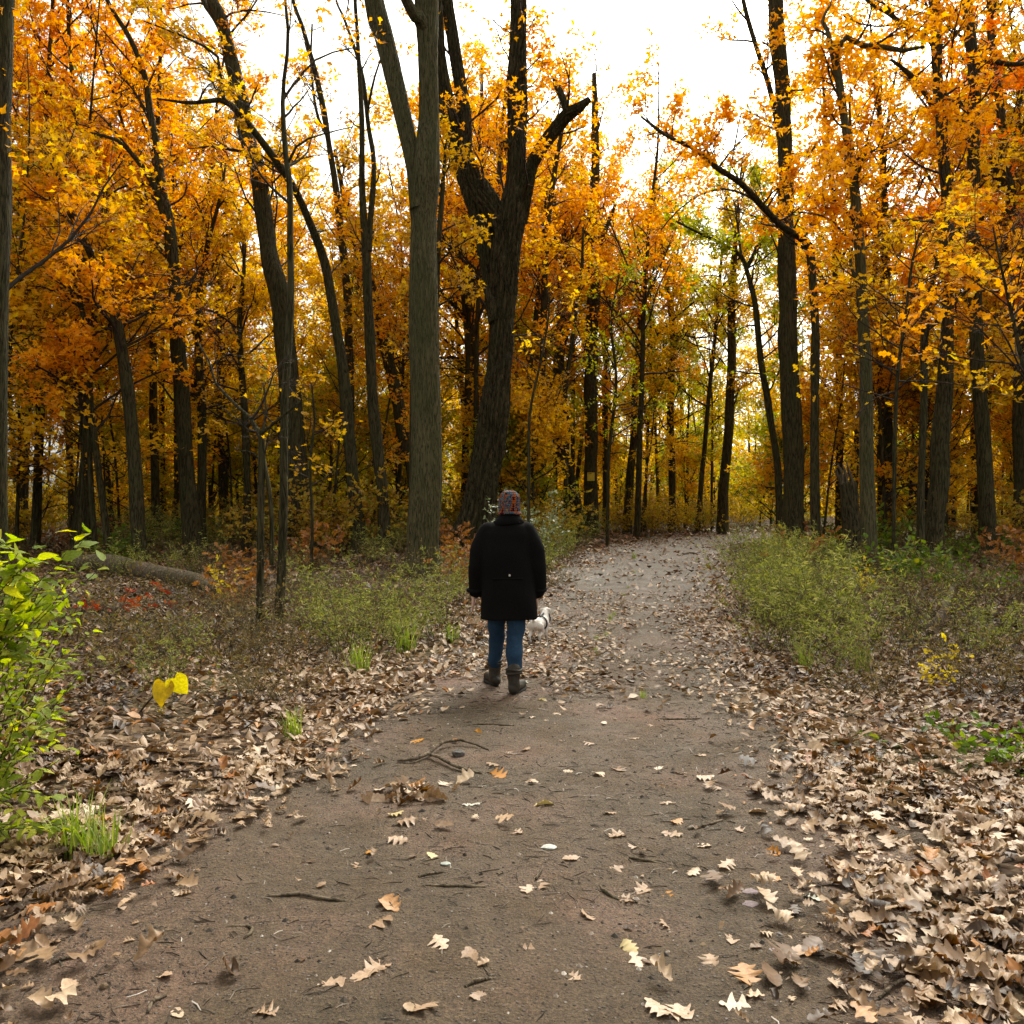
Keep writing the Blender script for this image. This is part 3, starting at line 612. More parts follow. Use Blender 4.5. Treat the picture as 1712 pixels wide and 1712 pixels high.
# ---- snag, generic woodland trees (prototypes copied), far wood
def generic(name, seed, H, r, z0, n1, L1, nl, size, tplt, k2=4, k3=4, el=(0, 45), sides=8):
    rng = rng_of(seed); root = bpy.data.objects.new(name, None); C.objects.link(root)
    n = 7; t = np.linspace(0, 1, n)
    lean = rng.normal(0, .045, 2)
    xy = np.cumsum(rng.normal(0, .014 * H, (n, 2)), 0) * t[:, None] * .6 + np.outer(t * H, lean)
    rows = np.column_stack([xy, t * H - .15 * (t == 0), r * (1 - .8 * t ** 1.2)])
    a = Acc(); st = [stem_tube(a, rows, sides, 2, 0, .4, seed)]
    for _ in range(int(rng.integers(1, 3))):                                       # a fork
        i = int(rng.integers(2, 5)); s = rows[i]; az = rng.random() * 6.28; L = H * rng.uniform(.3, .5); d = np.array([math.cos(az) * .5, math.sin(az) * .5, .9])
        st.append(stem_tube(a, np.array([[*s[:3], s[3] * .6], [*(s[:3] + d * L * .45), s[3] * .45], [*(s[:3] + d * L + [0, 0, .3]), .015]]), max(5, sides - 2), 2, 0, 0, seed + 5))
    a.obj('trunk', BARK, root)
    ab, al = Acc(), Acc()
    crown_from(rng, st, ab, al, z0, n1, L1, nl, size, tplt, el, k2, k3, seed * .9)
    ab.obj('branches', TWIG, root)['kind'] = 'stuff'; c = al.obj('crown', LEAF_T, root, smooth=False); c['kind'] = 'stuff'
    return root
PROTO_U = [generic('young_tree', 101 + k, H, .042 + .006 * k, z0, 38, L1, 6.3, .18, STAR, 6, 6) for k, (H, z0, L1) in enumerate([(8.5, 1.2, 2.4), (10.5, 1.8, 2.7), (12, 2.2, 2.8), (7, .8, 2.2), (4.6, .3, 1.8), (5.4, .3, 2.1)])]
PROTO_T = [generic('woodland_tree', 121 + k, H, r, z0, 44, L1, 6, .23, KITE, 6, 6) for k, (H, r, z0, L1) in enumerate([(19, .125, 5, 3.6), (22, .145, 6, 3.8), (17, .105, 4, 3.2), (24, .17, 8, 4.2)])]
used = set()
def place(proto, x, d, label, group, color, scale=1.0, rz=0.0, name=None):
    if proto.name in used: o = copy_tree(proto)
    else: o = proto; used.add(proto.name)
    o.location = (x, d, gz1(x, d)); o.scale = (scale,) * 3; o.rotation_euler = (0, 0, rz)
    tag(o, label, 'tree', group)
    for ch in [c for c in bpy.data.objects if c.parent == o]:
        if ch.name.startswith('crown'): ch.color = color
    return o
TINTS = [ORANGE, GOLD, AMBER, AMBER, GOLD, RUST, OLIVE, LIME, RED]
def zone(x, d):
    u = CPX + x / d * FPX
    if u < 640: return ('left', 'tree left of the grey forked trunk')
    if u < 900: return ('oak', 'tree in the wood behind the oak')
    if u < 1260: return ('bend', 'tree in the wood beyond the path bend')
    return ('right', 'tree in the wood right of the path')
def skyline(u):
    """highest photo row the planted foliage should reach in column u (gaps of open sky)"""
    return float(np.interp(u, [-200, 0, 60, 150, 260, 420, 520, 600, 660, 740, 900, 1040, 1090, 1150, 1230, 1290, 1400, 1712, 1900],
                           [0, 10, 30, 90, 120, 150, 280, 380, 330, 160, 20, 10, 110, 170, 150, 90, -80, -150, -150]))
rg = random.Random(77)
def plant_wood():
    cells = []
    spots = []
    taken = [(t.location.x, t.location.y) for t in TREES]
    tries = 0
    want = [(25, 34, 18, 'U'), (30, 44, 12, 'T'), (32, 48, 24, 'U'), (38, 60, 18, 'T'), (48, 72, 20, 'U'), (56, 92, 30, 'T'), (27, 50, 34, 'L'), (44, 92, 70, 'L'), (26, 42, 25, 'H')]
    for d0, d1, n, kind in want:
        k = 0; guard = 0
        while k < n and guard < 4000:
            guard += 1
            d = math.sqrt(rg.uniform(d0 * d0, d1 * d1)); u = rg.uniform(-180, 1890); x = (u - CPX) / FPX * d
            if path_dist(x, d)[0] < 2.6: continue
            mn = 1.5 if d < 40 else 1.9
            if d < 33 and (590 < u < 1010 or any(abs(u - k) / FPX * d < 1.5 for k in (236, 326, 480, 1320, 1455, 1575, 1640))): continue
            if any((x - a) ** 2 + (d - b) ** 2 < mn * mn for a, b in taken): continue
            if u < 170 and d > 33 and rg.random() < .7: continue
            if d < 46 and abs(u - 988) / FPX * d < 1.9: continue
            # the corridor over the path stays open
            top = HCAM + (CPX - skyline(u)) / FPX * d
            taken.append((x, d)); k += 1
            P = {'U': PROTO_U[:4], 'T': PROTO_T, 'L': PROTO_U[4:], 'H': [PROTO_T[1], PROTO_T[3]]}[kind]; p = rg.choice(P)
            if kind == 'H' and 440 < u < 690: taken.pop(); k -= 1; continue
            Hp = {'young_tree': [8.5, 10.5, 12, 7] if kind == 'U' else [4.6, 5.4], 'woodland_tree': [19, 22, 17, 24] if kind == 'T' else [22, 24]}[p.name.split('.')[0]][P.index(p)]
            sc = rg.uniform(.95, 1.45) if kind != 'H' else rg.uniform(.9, 1.1)
            if Hp * 1.08 * sc > top and not (kind == 'H' and not 1030 < u < 1270): sc = top / (Hp * 1.08)
            if sc < .5:
                p = PROTO_U[3]; sc = max(.55, top / 7.6)
            zn, zl = zone(x, d); far = 'nearer ' if d < 36 else ('' if d < 58 else 'far off ')
            if u < 250: wts = [4, 2, 3, 2, 2, 3, 2, 1, .3]
            elif u < 700: wts = [3, 3, 4, 3, 2, 3, 1, .4, .5]
            elif u < 1060 and kind == 'T': wts = [5, 4, 3, 3, 4, 1, .6, .2, 1.2]
            elif u < 1000: wts = [2, 4, 4, 3, 4, 1, 3, 2, .6]
            elif u < 1260: wts = [2, 4, 3, 2, 4, 1, 4, 4, .2]
            else: wts = [4, 4, 4, 4, 3, 2, 2, .7, .8]
            if kind == 'L': wts = [.3, 3, 1.5, 1, 2, .6, 6, 5, 0]
            elif kind == 'U' and d > 40: wts = [.6, 4, 3, 2, 4, .6, 5, 3, .1]
            elif kind == 'T' and d > 44: wts = [1.2, 5, 3, 2, 4, .3, 4, 2.5, .2]
            elif kind == 'H': wts = [8, 2, 3, 2, 1, .6, .1, 0, 2]
            tint = rg.choices(TINTS, wts)[0]; word = {ORANGE: 'orange', GOLD: 'golden', AMBER: 'amber', RUST: 'russet', OLIVE: 'olive', LIME: 'yellow green', RED: 'red orange'}[tint]
            spots.append((p, x, d, far + {'T': 'tall ', 'U': 'young ', 'L': 'low bushy ', 'H': 'high crowned '}[kind] + word + ' ' + zl, 'background wood: ' + zn, tint, sc, rg.uniform(0, 6.28)))
    for u, d, p, sc, tint, lb in ((930, 49, 0, 1.15, ORANGE, 'tall orange tree just right of the oak limbs'), (958, 56, 1, 1.15, RED, 'tall red orange tree behind the broken limb of the oak'), (1012, 50, 2, 1.2, ORANGE, 'tall orange tree close right of the sign trunk'),
                                  (1035, 60, 1, 1.2, GOLD, 'tall golden tree behind the sign trunk'), (1078, 52, 2, 1.05, AMBER, 'tall amber tree over the head of the path'), (895, 44, 2, 1.2, GOLD, 'tall golden tree behind the oak on its right'), (1150, 60, 0, .95, GOLD, 'tall golden tree far behind the path bend'), (1190, 52, 2, .9, OLIVE, 'olive tree far behind the path bend')):
        spots.append((PROTO_T[p], (u - CPX) / FPX * d, d, lb, 'background wood: bend', tint, sc, rg.uniform(0, 6.28)))
    for s in spots: place(*s)
plant_wood()
for p in PROTO_U + PROTO_T:
    if p.name not in used:
        for ch in list(p.children): bpy.data.objects.remove(ch)
        bpy.data.objects.remove(p)

def far_wood():
    """the mass of woodland beyond the trees that can be told apart"""
    r = rng_of(900); a = Acc()
    n = 420; d = r.uniform(88, 150, n); u = r.uniform(-500, 2200, n); u = np.where((u < 170) & (r.random(n) < .75), r.uniform(300, 2000, n), u); x = (u - CPX) / FPX * d; z = gz(x, d)
    H = r.uniform(11, 22, n)
    lim = np.array([HCAM + (CPX - max(skyline(q) + 110, 190)) / FPX * dd for q, dd in zip(u, d)]); H = np.minimum(H, np.maximum(lim, 5))
    P = np.stack([np.stack([x + r.normal(0, .3, n) * k, d, z + H * k], 1) for k in (0, .33, .66, 1)], 1)
    rad = (r.uniform(.08, .26, n)[:, None] * np.array([1, .8, .5, .15])[None, :])
    tubes(a, P, rad, 6, .5, 0)
    k = 420; idx = np.repeat(np.arange(n), k); t = r.uniform(.0, 1.02, len(idx))
    w = (1.2 + 2.8 * np.sin(np.clip(t, 0, 1) * math.pi) ** .7) * (H[idx] / 16)
    pos = np.column_stack([x[idx] + r.normal(0, .5, len(idx)) * w, d[idx] + r.normal(0, .5, len(idx)) * w, z[idx] + H[idx] * t])
    lo_ = 60 * n; q = r.integers(n, size=lo_); pos = np.vstack([pos, np.column_stack([x[q] + r.normal(0, 2.2, lo_), d[q] + r.normal(0, 2, lo_), z[q] + r.random(lo_) ** 1.3 * 4.5])]); idx = np.concatenate([idx, q])
    kn = np.sin(pos[:, 0] * .9) + np.sin(pos[:, 2] * 1.3 + pos[:, 0] * .3) + np.sin(pos[:, 1] * .8) + r.normal(0, .8, len(pos))
    keep = kn > -.7; rn = r.random(n)[idx] * .7 + r.random(len(idx)) * .3
    leaves(a, pos[keep], r.uniform(.4, .75, keep.sum()), r, KITE, .6, 1, rn[keep])
    m = leaf_material('far_leaf', [(0, (.40, .20, .03)), (.35, (.66, .40, .04)), (.7, (.66, .50, .06)), (1, (.38, .40, .06))], .55)
    tag(a.obj('far_woodland', [BARK, m], smooth=False), 'hazy mass of autumn woodland closing the view', kind='stuff')
far_wood()
# ------------------------------------------------------------------ undergrowth
def quadarc(p0, p1, sag, n):
    t = np.linspace(0, 1, n)[:, None]; m = (p0 + p1) / 2 + np.array([0, 0, sag])
    return (1 - t) ** 2 * p0 + 2 * t * (1 - t) * m + t ** 2 * p1
def weed_proto(name, seed, H, spread, nst, nl, size, tplt, m, r0=.004, side=3, tipz=.55):
    """clump of thin stems from one root, side twigs and small leaves"""
    r = rng_of(seed); root = bpy.data.objects.new(name, None); C.objects.link(root)
    base = np.column_stack([r.normal(0, .10, nst), r.normal(0, .10, nst), np.full(nst, -.03)]) * np.array([spread, spread, 1])
    az = r.random(nst) * 6.283; h = H * r.uniform(.55, 1.0, nst); out = spread * r.uniform(.1, .6, nst)
    d = np.column_stack([np.cos(az) * out, np.sin(az) * out, h]); L = np.linalg.norm(d, axis=1)
    P, R = grow(r, base, nrm(d), L, np.full(nst, r0), 8, -.25, .07)
    a = Acc(); tubes(a, P, R, 3, cap=False)
    p, dd, l, rr = kids(r, P, R, L, side, .25, 25, 60, .28); P2, R2 = grow(r, p, dd, l, rr, 4, 0, .12); tubes(a, P2, np.maximum(R2, .0012), 3, cap=False)
    a.obj('stems', STEM, root)
    b = Acc()
    for Q, k in ((P, nl), (P2, max(2, nl // 2))):
        n = Q.shape[1]; idx = np.repeat(np.arange(len(Q)), k); t = r.uniform(.15, 1, len(idx)) * (n - 1); i = np.minimum(t.astype(int), n - 2); w = (t - i)[:, None]
        pos = Q[idx, i] * (1 - w) + Q[idx, i + 1] * w; tg = nrm(Q[idx, i + 1] - Q[idx, i])
        az = r.random(len(idx)) * 6.283; tang = np.column_stack([np.cos(az), np.sin(az), np.full(len(idx), .25)]) * 1.2 + tg * .6
        leaves(b, pos, size * r.uniform(.5, 1.2, len(idx)), r, tplt, tipz, 0, np.clip(r.normal(.45, .25, len(idx)), 0, 1), tang)
    c = b.obj('foliage', m, root, smooth=False); c['kind'] = 'stuff'
    return root
def grass_proto(name, seed, n, H, m):
    r = rng_of(seed); root = bpy.data.objects.new(name, None); C.objects.link(root)
    a = Acc(); az = r.random(n) * 6.283; h = H * r.uniform(.5, 1, n); o = r.uniform(.1, .6, n) * h
    t = np.linspace(0, 1, 6)
    bx, by = r.normal(0, .05, n), r.normal(0, .05, n)
    X = bx[:, None] + np.cos(az)[:, None] * o[:, None] * t[None] ** 2; Y = by[:, None] + np.sin(az)[:, None] * o[:, None] * t[None] ** 2
    Z = h[:, None] * (t[None] - .25 * (o / h)[:, None] * t[None] ** 2.5) - .02
    w = .006 * (1 - t) ** .6 + .0004
    sx, sy = -np.sin(az), np.cos(az)
    V = np.stack([np.stack([X + s * w[None] * sx[:, None], Y + s * w[None] * sy[:, None], Z], -1) for s in (-1, 1)], 2)
    b = np.arange(n)[:, None] * 12; i = np.arange(5)[None] * 2
    q = np.stack([b + i, b + i + 1, b + i + 3, b + i + 2], -1).reshape(-1, 4)
    a.quads(V.reshape(-1, 3), q, np.repeat(r.random(n), 12))
    c = a.obj('blades', m, root); c['kind'] = 'stuff'
    return root
STEM = plain('weed_stem', (.075, .06, .03), .8, .2, .4, 20)
WP = {
 'tall': weed_proto('weed_clump', 201, 1.4, 1.7, 52, 17, .085, SLIM, WEED),
 'mid': weed_proto('weed_clump', 202, .9, 1.6, 30, 14, .08, SLIM, WEED),
 'feather': weed_proto('weed_clump', 203, 1.05, 1.2, 22, 18, .065, SLIM, leaf_material('feathery_weed', [(0, (.12, .14, .03)), (.6, (.27, .28, .08)), (1, (.44, .42, .17))], .45)),
 'dry': weed_proto('dry_weeds', 204, .7, 1.6, 34, 12, .05, SLIM, DRYWEED),
 'leafy': weed_proto('leafy_plant', 205, .75, 1.5, 16, 9, .11, OVAL, LEAF_G, .005),
 'low': weed_proto('leafy_plant', 206, .4, 2.2, 26, 9, .075, OVAL, LEAF_G, .004),
 'pale': weed_proto('pale_shrub', 207, 2.2, 1.6, 16, 16, .10, OVAL, PALE, .008, 5),
 'brown': weed_proto('oak_seedling', 208, .9, 1.5, 9, 8, .14, OAK, leaf_material('russet_leaf', [(0, (.16, .07, .03)), (.5, (.34, .16, .06)), (1, (.50, .26, .09))], .35), .005),
 'red': weed_proto('red_seedling', 209, .5, 1.2, 6, 6, .12, OAK, leaf_material('red_leaf', [(0, (.25, .03, .015)), (.5, (.45, .07, .02)), (1, (.55, .16, .03))], .35), .004),
 'yellow': weed_proto('yellow_sapling', 210, 1.0, 1.4, 7, 8, .12, OVAL, YELLOW, .005),
 'brush': weed_proto('brush_shrub', 211, 2.1, 3.0, 30, 22, .12, KITE, leaf_material('brush_leaf', [(0, (.22, .12, .03)), (.35, (.46, .28, .05)), (.7, (.52, .42, .07)), (1, (.30, .34, .06))], .5), .009, 5),
 'bare': weed_proto('bare_bush', 212, 1.1, 1.6, 12, 1, .07, KITE, DRYWEED, .006, 4),
 'stalk': weed_proto('dead_stalks', 214, 1.25, 1.7, 26, 5, .05, SLIM, DRYWEED, .0035, 4),
 'grass': grass_proto('grass_tuft', 213, 46, .42, leaf_material('grass', [(0, (.11, .17, .03)), (.6, (.24, .33, .06)), (1, (.42, .42, .13))], .45)),
}
wused = set()
def plant(kind, at, label, cat, sc=1.0, group=None, sz=1.0, rz=None):
    p = WP[kind]
    if kind in wused: o = copy_tree(p)
    else: o = p; wused.add(kind)
    g_ = gpx(*at) if len(at) == 2 else np.array([at[0], at[1], gz1(at[0], at[1])])
    o.location = g_; o.scale = (sc, sc, sc * sz); o.rotation_euler = (0, 0, rg.uniform(0, 6.28) if rz is None else rz)
    return tag(o, label, cat, group)
GR = 'weeds growing along the right verge'; GL = 'weeds growing along the left verge'
for at, sc, lb in [((1300, 1050), .9, 'tall fine leaved weed clump bulging at the right edge of the path'), ((1345, 1085), .95, 'green weed clump nearest the camera on the right verge'),
                   ((1285, 985), .95, 'weed clump where the path narrows on the right'), ((1405, 1050), .7, 'weed clump in front of the pale right hand trunk'),
                   ((1275, 945), .95, 'weed clump beside the path bend, below the yellow sprigs'), ((1325, 1000), 1.0, 'weed clump behind the bulging one on the right verge')]:
    plant('tall', at, lb, 'weeds', sc, GR)
for at, k, sc, lb in [((1430, 1110), 'mid', 1, 'low weeds between the green clump and the dead branch'), ((1380, 1140), 'feather', .7, 'small feathery weed beside grass tuft on the right verge'),
                      ((1490, 1080), 'feather', .9, 'feathery weed left of the dead branch'), ((1640, 1100), 'mid', .9, 'weeds right of the dead branch'), ((1570, 1160), 'yellow', .4, 'yellowing seedling in the litter at right'),
                      ((1450, 1170), 'dry', .9, 'dry weeds in litter below the right green clump'), ((1540, 1040), 'dry', 1.1, 'dry weeds around foot of dead branch'), ((1680, 1180), 'dry', 1, 'dry weeds at right edge above the litter'),
                      ((1600, 1000), 'low', 1.3, 'low green plant behind the dead branch'), ((1500, 985), 'leafy', 1.3, 'leafy green plant right of the pale trunk foot'), ((1475, 930), 'leafy', 2.1, 'tall leafy sapling close right of the pale trunk'),
                      ((1555, 965), 'low', 1.6, 'spreading pale green plant right of the leafy sapling'), ((1430, 960), 'leafy', 1.1, 'dark leafy plant left of the pale trunk foot'), ((1290, 925), 'yellow', .9, 'sapling with yellow leaves above the right weeds'),
                      ((1400, 925), 'yellow', .7, 'small yellow sprigs near the broken stump'), ((1700, 960), 'brown', 1.3, 'russet bush at the right edge of picture'), ((1620, 930), 'dry', 1.6, 'dry brush below the dark right trunks'),
                      ((1660, 1030), 'dry', 1.3, 'dry brush behind the right weeds'), ((1450, 1010), 'yellow', .55, 'yellow leaved seedling in front of the pale trunk'), ((1700, 1290), 'low', .8, 'green plant on the right picture edge in the litter')]:
    plant(k, at, lb, 'plant', sc)
for at, k, sc, lb in [((540, 1035), 'feather', 1.15, 'tall feathery green weed standing by itself left of the grey trunk'), ((570, 1080), 'mid', .9, 'weeds in front of the tall feathery one'), ((700, 1045), 'feather', .9, 'bright feathery weed at the foot of the grey trunk'),
                      ((735, 1010), 'mid', 1.0, 'weeds between grey trunk and the walker'), ((655, 1075), 'mid', .8, 'weeds left of the bright grass tuft'), ((610, 1060), 'dry', 1.1, 'dry weeds between feathery weeds on left verge'), ((500, 1110), 'dry', 1.0, 'dry weeds left of the path, past the yellow leaves'),
                      ((400, 1120), 'dry', .8, 'low dry weeds between yellow leaves and sapling'), ((440, 1180), 'dry', .8, 'small dry weeds on the litter at left'), ((270, 1180), 'feather', .65, 'feathery weed under the two big yellow leaves'),
                      ((240, 1130), 'dry', .9, 'dry weeds behind the two big yellow leaves'), ((210, 1080), 'bare', .9, 'bare stems right behind the left shrubs'), ((420, 1060), 'dry', 1.0, 'dry weeds in front of the log'),
                      ((395, 985), 'brown', .9, 'russet oak seedling in front of the log'), ((520, 960), 'brown', 1.3, 'russet seedling left of the feathery weed'), ((375, 1005), 'yellow', .7, 'pale yellow leaved seedling by the log end'), ((215, 1030), 'red', 1.0, 'red leaved seedling in front of the log'),
                      ((770, 985), 'brown', 1.0, 'russet seedling at the foot of the oak'), ((560, 930), 'brown', 2.0, 'tall russet spray in front of dark trunks on the left'), ((380, 1090), 'bare', 1, 'bare dark stems standing in the litter left'), ((300, 1105), 'bare', .9, 'bare dark stems behind the yellow leaves'),
                      ((120, 1090), 'bare', 1.1, 'bare stems behind the left green shrubs'), ((620, 1010), 'low', .9, 'low green plant left of the grey trunk foot'), ((890, 950), 'pale', 1.0, 'pale leaved shrub just right of the walker and the oak'),
                      ((935, 940), 'tall', 1.1, 'green weeds on the left verge beyond the walker'), ((905, 960), 'mid', 1.2, 'weeds right beside the walker shoulder'), ((960, 915), 'tall', 1.3, 'weeds where the left verge meets the bend'), ((925, 985), 'dry', .9, 'dry weeds on left verge past the walker')]:
    plant(k, at, lb, 'plant', sc)
for at, sc, lb in [((520, 1050), 1.0, 'dead stalks left of the feathery weed'), ((640, 1040), .9, 'dead stalks just left of the grey trunk'), ((450, 1100), .9, 'dead stalks right of the bare sapling foot'), ((740, 1040), .8, 'dead stalks left of the walker'), ((300, 1080), 1.0, 'dead stalks behind the yellow leaves'),
                   ((1310, 1075), .85, 'dead stalks in the front of the right green clump'), ((1420, 1090), .9, 'dead stalks right of the green clump'), ((1510, 1120), .9, 'dead stalks below the dead branch'), ((1620, 1140), 1.0, 'dead stalks at the right, in the litter'), ((1690, 1080), 1.1, 'dead stalks by the right picture edge'), ((1250, 960), 1.1, 'dead stalks at the far right verge'), ((945, 950), 1.1, 'dead stalks on the far left verge')]:
    plant('stalk', at, lb, 'dead stalks', sc)
for at, sc, lb in [((575, 1105), .95, 'yellowish feathery weed at the path edge left of the walker'), ((640, 1100), .8, 'feathery weed left of the bright grass'), ((720, 1075), .85, 'feathery weed touching the leaf drift left of the walker'), ((1268, 1035), .95, 'bright feathery weed tight against the right path edge'), ((1300, 1095), .9, 'feathery weed at the front of the right clump'), ((1350, 1040), 1.2, 'tall feathery weed in the right clump'), ((790, 1000), 1.0, 'feathery weed left of the walker shoulder')]:
    plant('feather', at, lb, 'weeds', sc)
for at, k, sc, lb in [((235, 925), 'tall', 1.3, 'green weeds around the foot of the slender leaning trunk'), ((285, 918), 'leafy', 1.7, 'green leafy plants right of the slender leaning trunk'), ((395, 915), 'tall', 1.5, 'green weeds behind the grey sapling'), ((440, 910), 'leafy', 1.8, 'green leafy plants behind the grey sapling'), ((180, 930), 'leafy', 1.5, 'green leafy plants left of the slender leaning trunk'), ((660, 930), 'tall', 1.2, 'green weeds behind the grey forked trunk on its left'), ((1390, 915), 'leafy', 1.6, 'green leafy plants left of the broken stump'), ((1600, 940), 'leafy', 1.4, 'green leafy plants between the right hand dark trunks')]:
    plant(k, at, lb, 'weeds', sc)
for k_, (x_, d_) in enumerate([(.75, 8.4), (.9, 9.0), (1.0, 9.9), (1.2, 10.6), (1.35, 11.5), (1.5, 12.3), (1.75, 13.6), (2.0, 15.0), (2.3, 16.6), (.85, 8.8), (1.15, 10.2), (1.4, 11.9), (2.6, 18.2), (3.0, 20.5)]):
    plant('grass' if k_ % 3 else 'dry', (x_, d_, 0), 'small tuft in the strip between the worn tracks of the path', 'grass', .3 if k_ % 3 else .22, 'tufts in the middle of the path')
for at, sc, lb in [((1290, 1035), 1.25, 'tallest feathery weed of the right path edge'), ((1325, 1020), 1.35, 'feathery weed behind the tallest one on the right'), ((1275, 990), 1.3, 'feathery weed at the far end of the right clump')]:
    plant('feather', at, lb, 'weeds', sc)
for at, sc, lb in [((678, 1090), 1.25, 'bright green grass tuft on the left verge'), ((600, 1125), .95, 'grass tuft below the feathery weeds, left verge'), ((1345, 1120), 1.0, 'grass tuft below the right green clump'), ((1075, 1172), .3, 'tiny grass tuft on the path right of the walker'),
                   ((490, 1235), .7, 'sparse grass tuft in the litter left of the path'), ((130, 1430), .9, 'long grass blades near left bottom litter'), ((175, 1440), .7, 'short grass beside long blades near left bottom'), ((1440, 1130), .9, 'grass tuft right of the green clump'), ((755, 1075), .8, 'grass tuft left of the walker knees'), ((1060, 935), .8, 'grass growing in the middle of the far path')]:
    plant('grass', at, lb, 'grass', sc)
# brush that closes the view between the trunks
def brush():
    k = 0; guard = 0
    while k < 180 and guard < 5000:
        guard += 1
        d = math.sqrt(rg.uniform(27 ** 2, 82 ** 2)); u = rg.uniform(-150, 1860); x = (u - CPX) / FPX * d
        if path_dist(x, d)[0] < 2.8 or (d < 46 and abs(u - 988) < 40): continue
        kind = rg.choices(['brush', 'tall', 'leafy', 'brown', 'dry'], [8, 2.2, 1.2, 1.5, 1])[0]; k += 1
        zn = 'left of the oak' if u < 780 else ('beyond the bend of the path' if u < 1260 else 'right of the path')
        nm = {'brush': 'tangled brush', 'tall': 'green weeds', 'leafy': 'green leafy undergrowth', 'brown': 'russet undergrowth', 'dry': 'dry weeds'}[kind]
        plant(kind, (x, d, 0), nm + ' between far trunks ' + zn, 'undergrowth', rg.uniform(.8, 1.5) * {'brush': 1.15, 'tall': 1.1, 'leafy': 1.6, 'brown': 1.8, 'dry': 2.2}[kind], 'far undergrowth ' + zn)
brush()
def verge_brush():
    k = 0; guard = 0
    while k < 80 and guard < 5000:
        guard += 1
        d = math.sqrt(rg.uniform(11 ** 2, 34 ** 2)); u = rg.choice([rg.uniform(-40, 800), rg.uniform(1290, 1750)]); x = (u - CPX) / FPX * d
        e = path_dist(x, d)[0]
        if e < 3.0 or (u > 1200 and d < 17): continue
        kind = rg.choices(['dry', 'mid', 'bare', 'brown', 'leafy', 'feather'], [4, .7, 4, 1.6, .5, .5])[0]; k += 1
        zn = 'left of the path' if u < 860 else 'right of the path'
        nm = {'dry': 'dry weeds', 'mid': 'olive weeds', 'bare': 'bare dark stems', 'brown': 'russet seedling', 'leafy': 'green leafy plant', 'feather': 'feathery green weed'}[kind]
        plant(kind, (x, d, 0), nm + ' on the forest floor between trees ' + zn, 'undergrowth', rg.uniform(.8, 1.35), 'undergrowth ' + zn)
verge_brush()

# near shrubs on the left: every leaf its own piece
def leaf_mesh(name, seed, m, wide=.3, fold=.12, curl=-.15, serr=0.0, heart=False):
    r = rng_of(seed); n = 9; jit = .045 if heart else .01; t = np.linspace(0, 1, n)
    w = wide * np.sin(np.pi * t ** .8) ** .8 * (1.15 - .5 * t); w[-1] = 0; w[0] = .01
    if heart: w = np.array([.28, .42, .5, .5, .45, .36, .25, .12, 0]); yb = np.array([-.16, -.05, .1, .24, .4, .56, .72, .87, 1.0])
    else: yb = t
    w = w * (1 + serr * np.where(np.arange(n) % 2, 1, -1)); ctr = np.array([0.0 if (heart and i == 0) else yb[i] for i in range(n)])
    z = curl * t ** 2; a = Acc(); V = []
    for i in range(n):
        zz = z[i] + fold * w[i] + r.normal(0, jit)
        V += [(-w[i], yb[i], zz), (0, ctr[i], z[i]), (w[i], yb[i], zz + r.normal(0, jit))]
    q = []
    for i in range(n - 1):
        b = i * 3; q += [(b, b + 1, b + 4, b + 3), (b + 1, b + 2, b + 5, b + 4)]
    a.quads(V, q); return a.mesh(name, m)
GL_M = leaf_material('shrub_leaf', [(0, (.16, .23, .03)), (.4, (.30, .39, .05)), (.75, (.46, .53, .07)), (.92, (.56, .58, .09)), (1, (.62, .55, .10))], .62, src='obj', rough=.55, spec=.25, mott=7)
LM = [leaf_mesh('shrub_leaf', 300 + k, GL_M, .25 + .02 * k, .25 - .07 * k, -.1 - .06 * k, .06) for k in range(4)]
def near_shrub(name, label, base, tips, per, size, sag, seed, meshes, cat='shrub', side=2):
    r = rng_of(seed); base = np.asarray(base, float); root = empty(name, base, label, cat)
    a = Acc(); tw = []
    for tp in tips:
        P = quadarc(np.array([r.normal(0, .05), r.normal(0, .05), -.03]), np.asarray(tp) - base, sag * r.uniform(.6, 1.3), 9)
        P[1:-1] += r.normal(0, .012, (7, 3)); tubes(a, P, np.linspace(.006, .0018, 9), 5); tw.append((P, 3))
        for _ in range(side):
            i = int(r.integers(4, 8)); d = nrm(P[i] - P[i - 1] + r.normal(0, .6, 3) * np.linalg.norm(P[i] - P[i - 1])); L = r.uniform(.12, .3)
            Q = np.array([P[i] + d * L * t + np.array([0, 0, -.04 * t * t]) for t in np.linspace(0, 1, 5)]); tubes(a, Q, np.linspace(.003, .0012, 5), 4); tw.append((Q, 0))
    a.obj('stems', STEM, root)
    for P, i0 in tw:
        n = len(P); k = per if i0 else max(3, per // 2)
        for j in range(k):
            t = i0 + (n - 1 - i0) * (j + r.random() * .8) / k; i = min(int(t), n - 2); p = P[i] * (1 - t + i) + P[i + 1] * (t - i); tg = nrm(P[i + 1] - P[i])
            o = link('leaf', meshes[int(r.integers(len(meshes)))], root)
            sd = np.cross(tg, [0, 0, 1]) * (1 if j % 2 else -1); y = nrm(tg * .55 + sd + r.normal(0, .3, 3) + np.array([0, 0, -.15])); z = np.array([0, 0, 1.0]) + r.normal(0, .38, 3); z = nrm(z - y * (z @ y)); x = np.cross(y, z)
            M = Matrix(((x[0], y[0], z[0], p[0]), (x[1], y[1], z[1], p[1]), (x[2], y[2], z[2], p[2]), (0, 0, 0, 1)))
            s = size * r.uniform(.6, 1.2); o.matrix_local = M @ Matrix.Diagonal((s, s, s, 1))
    return root
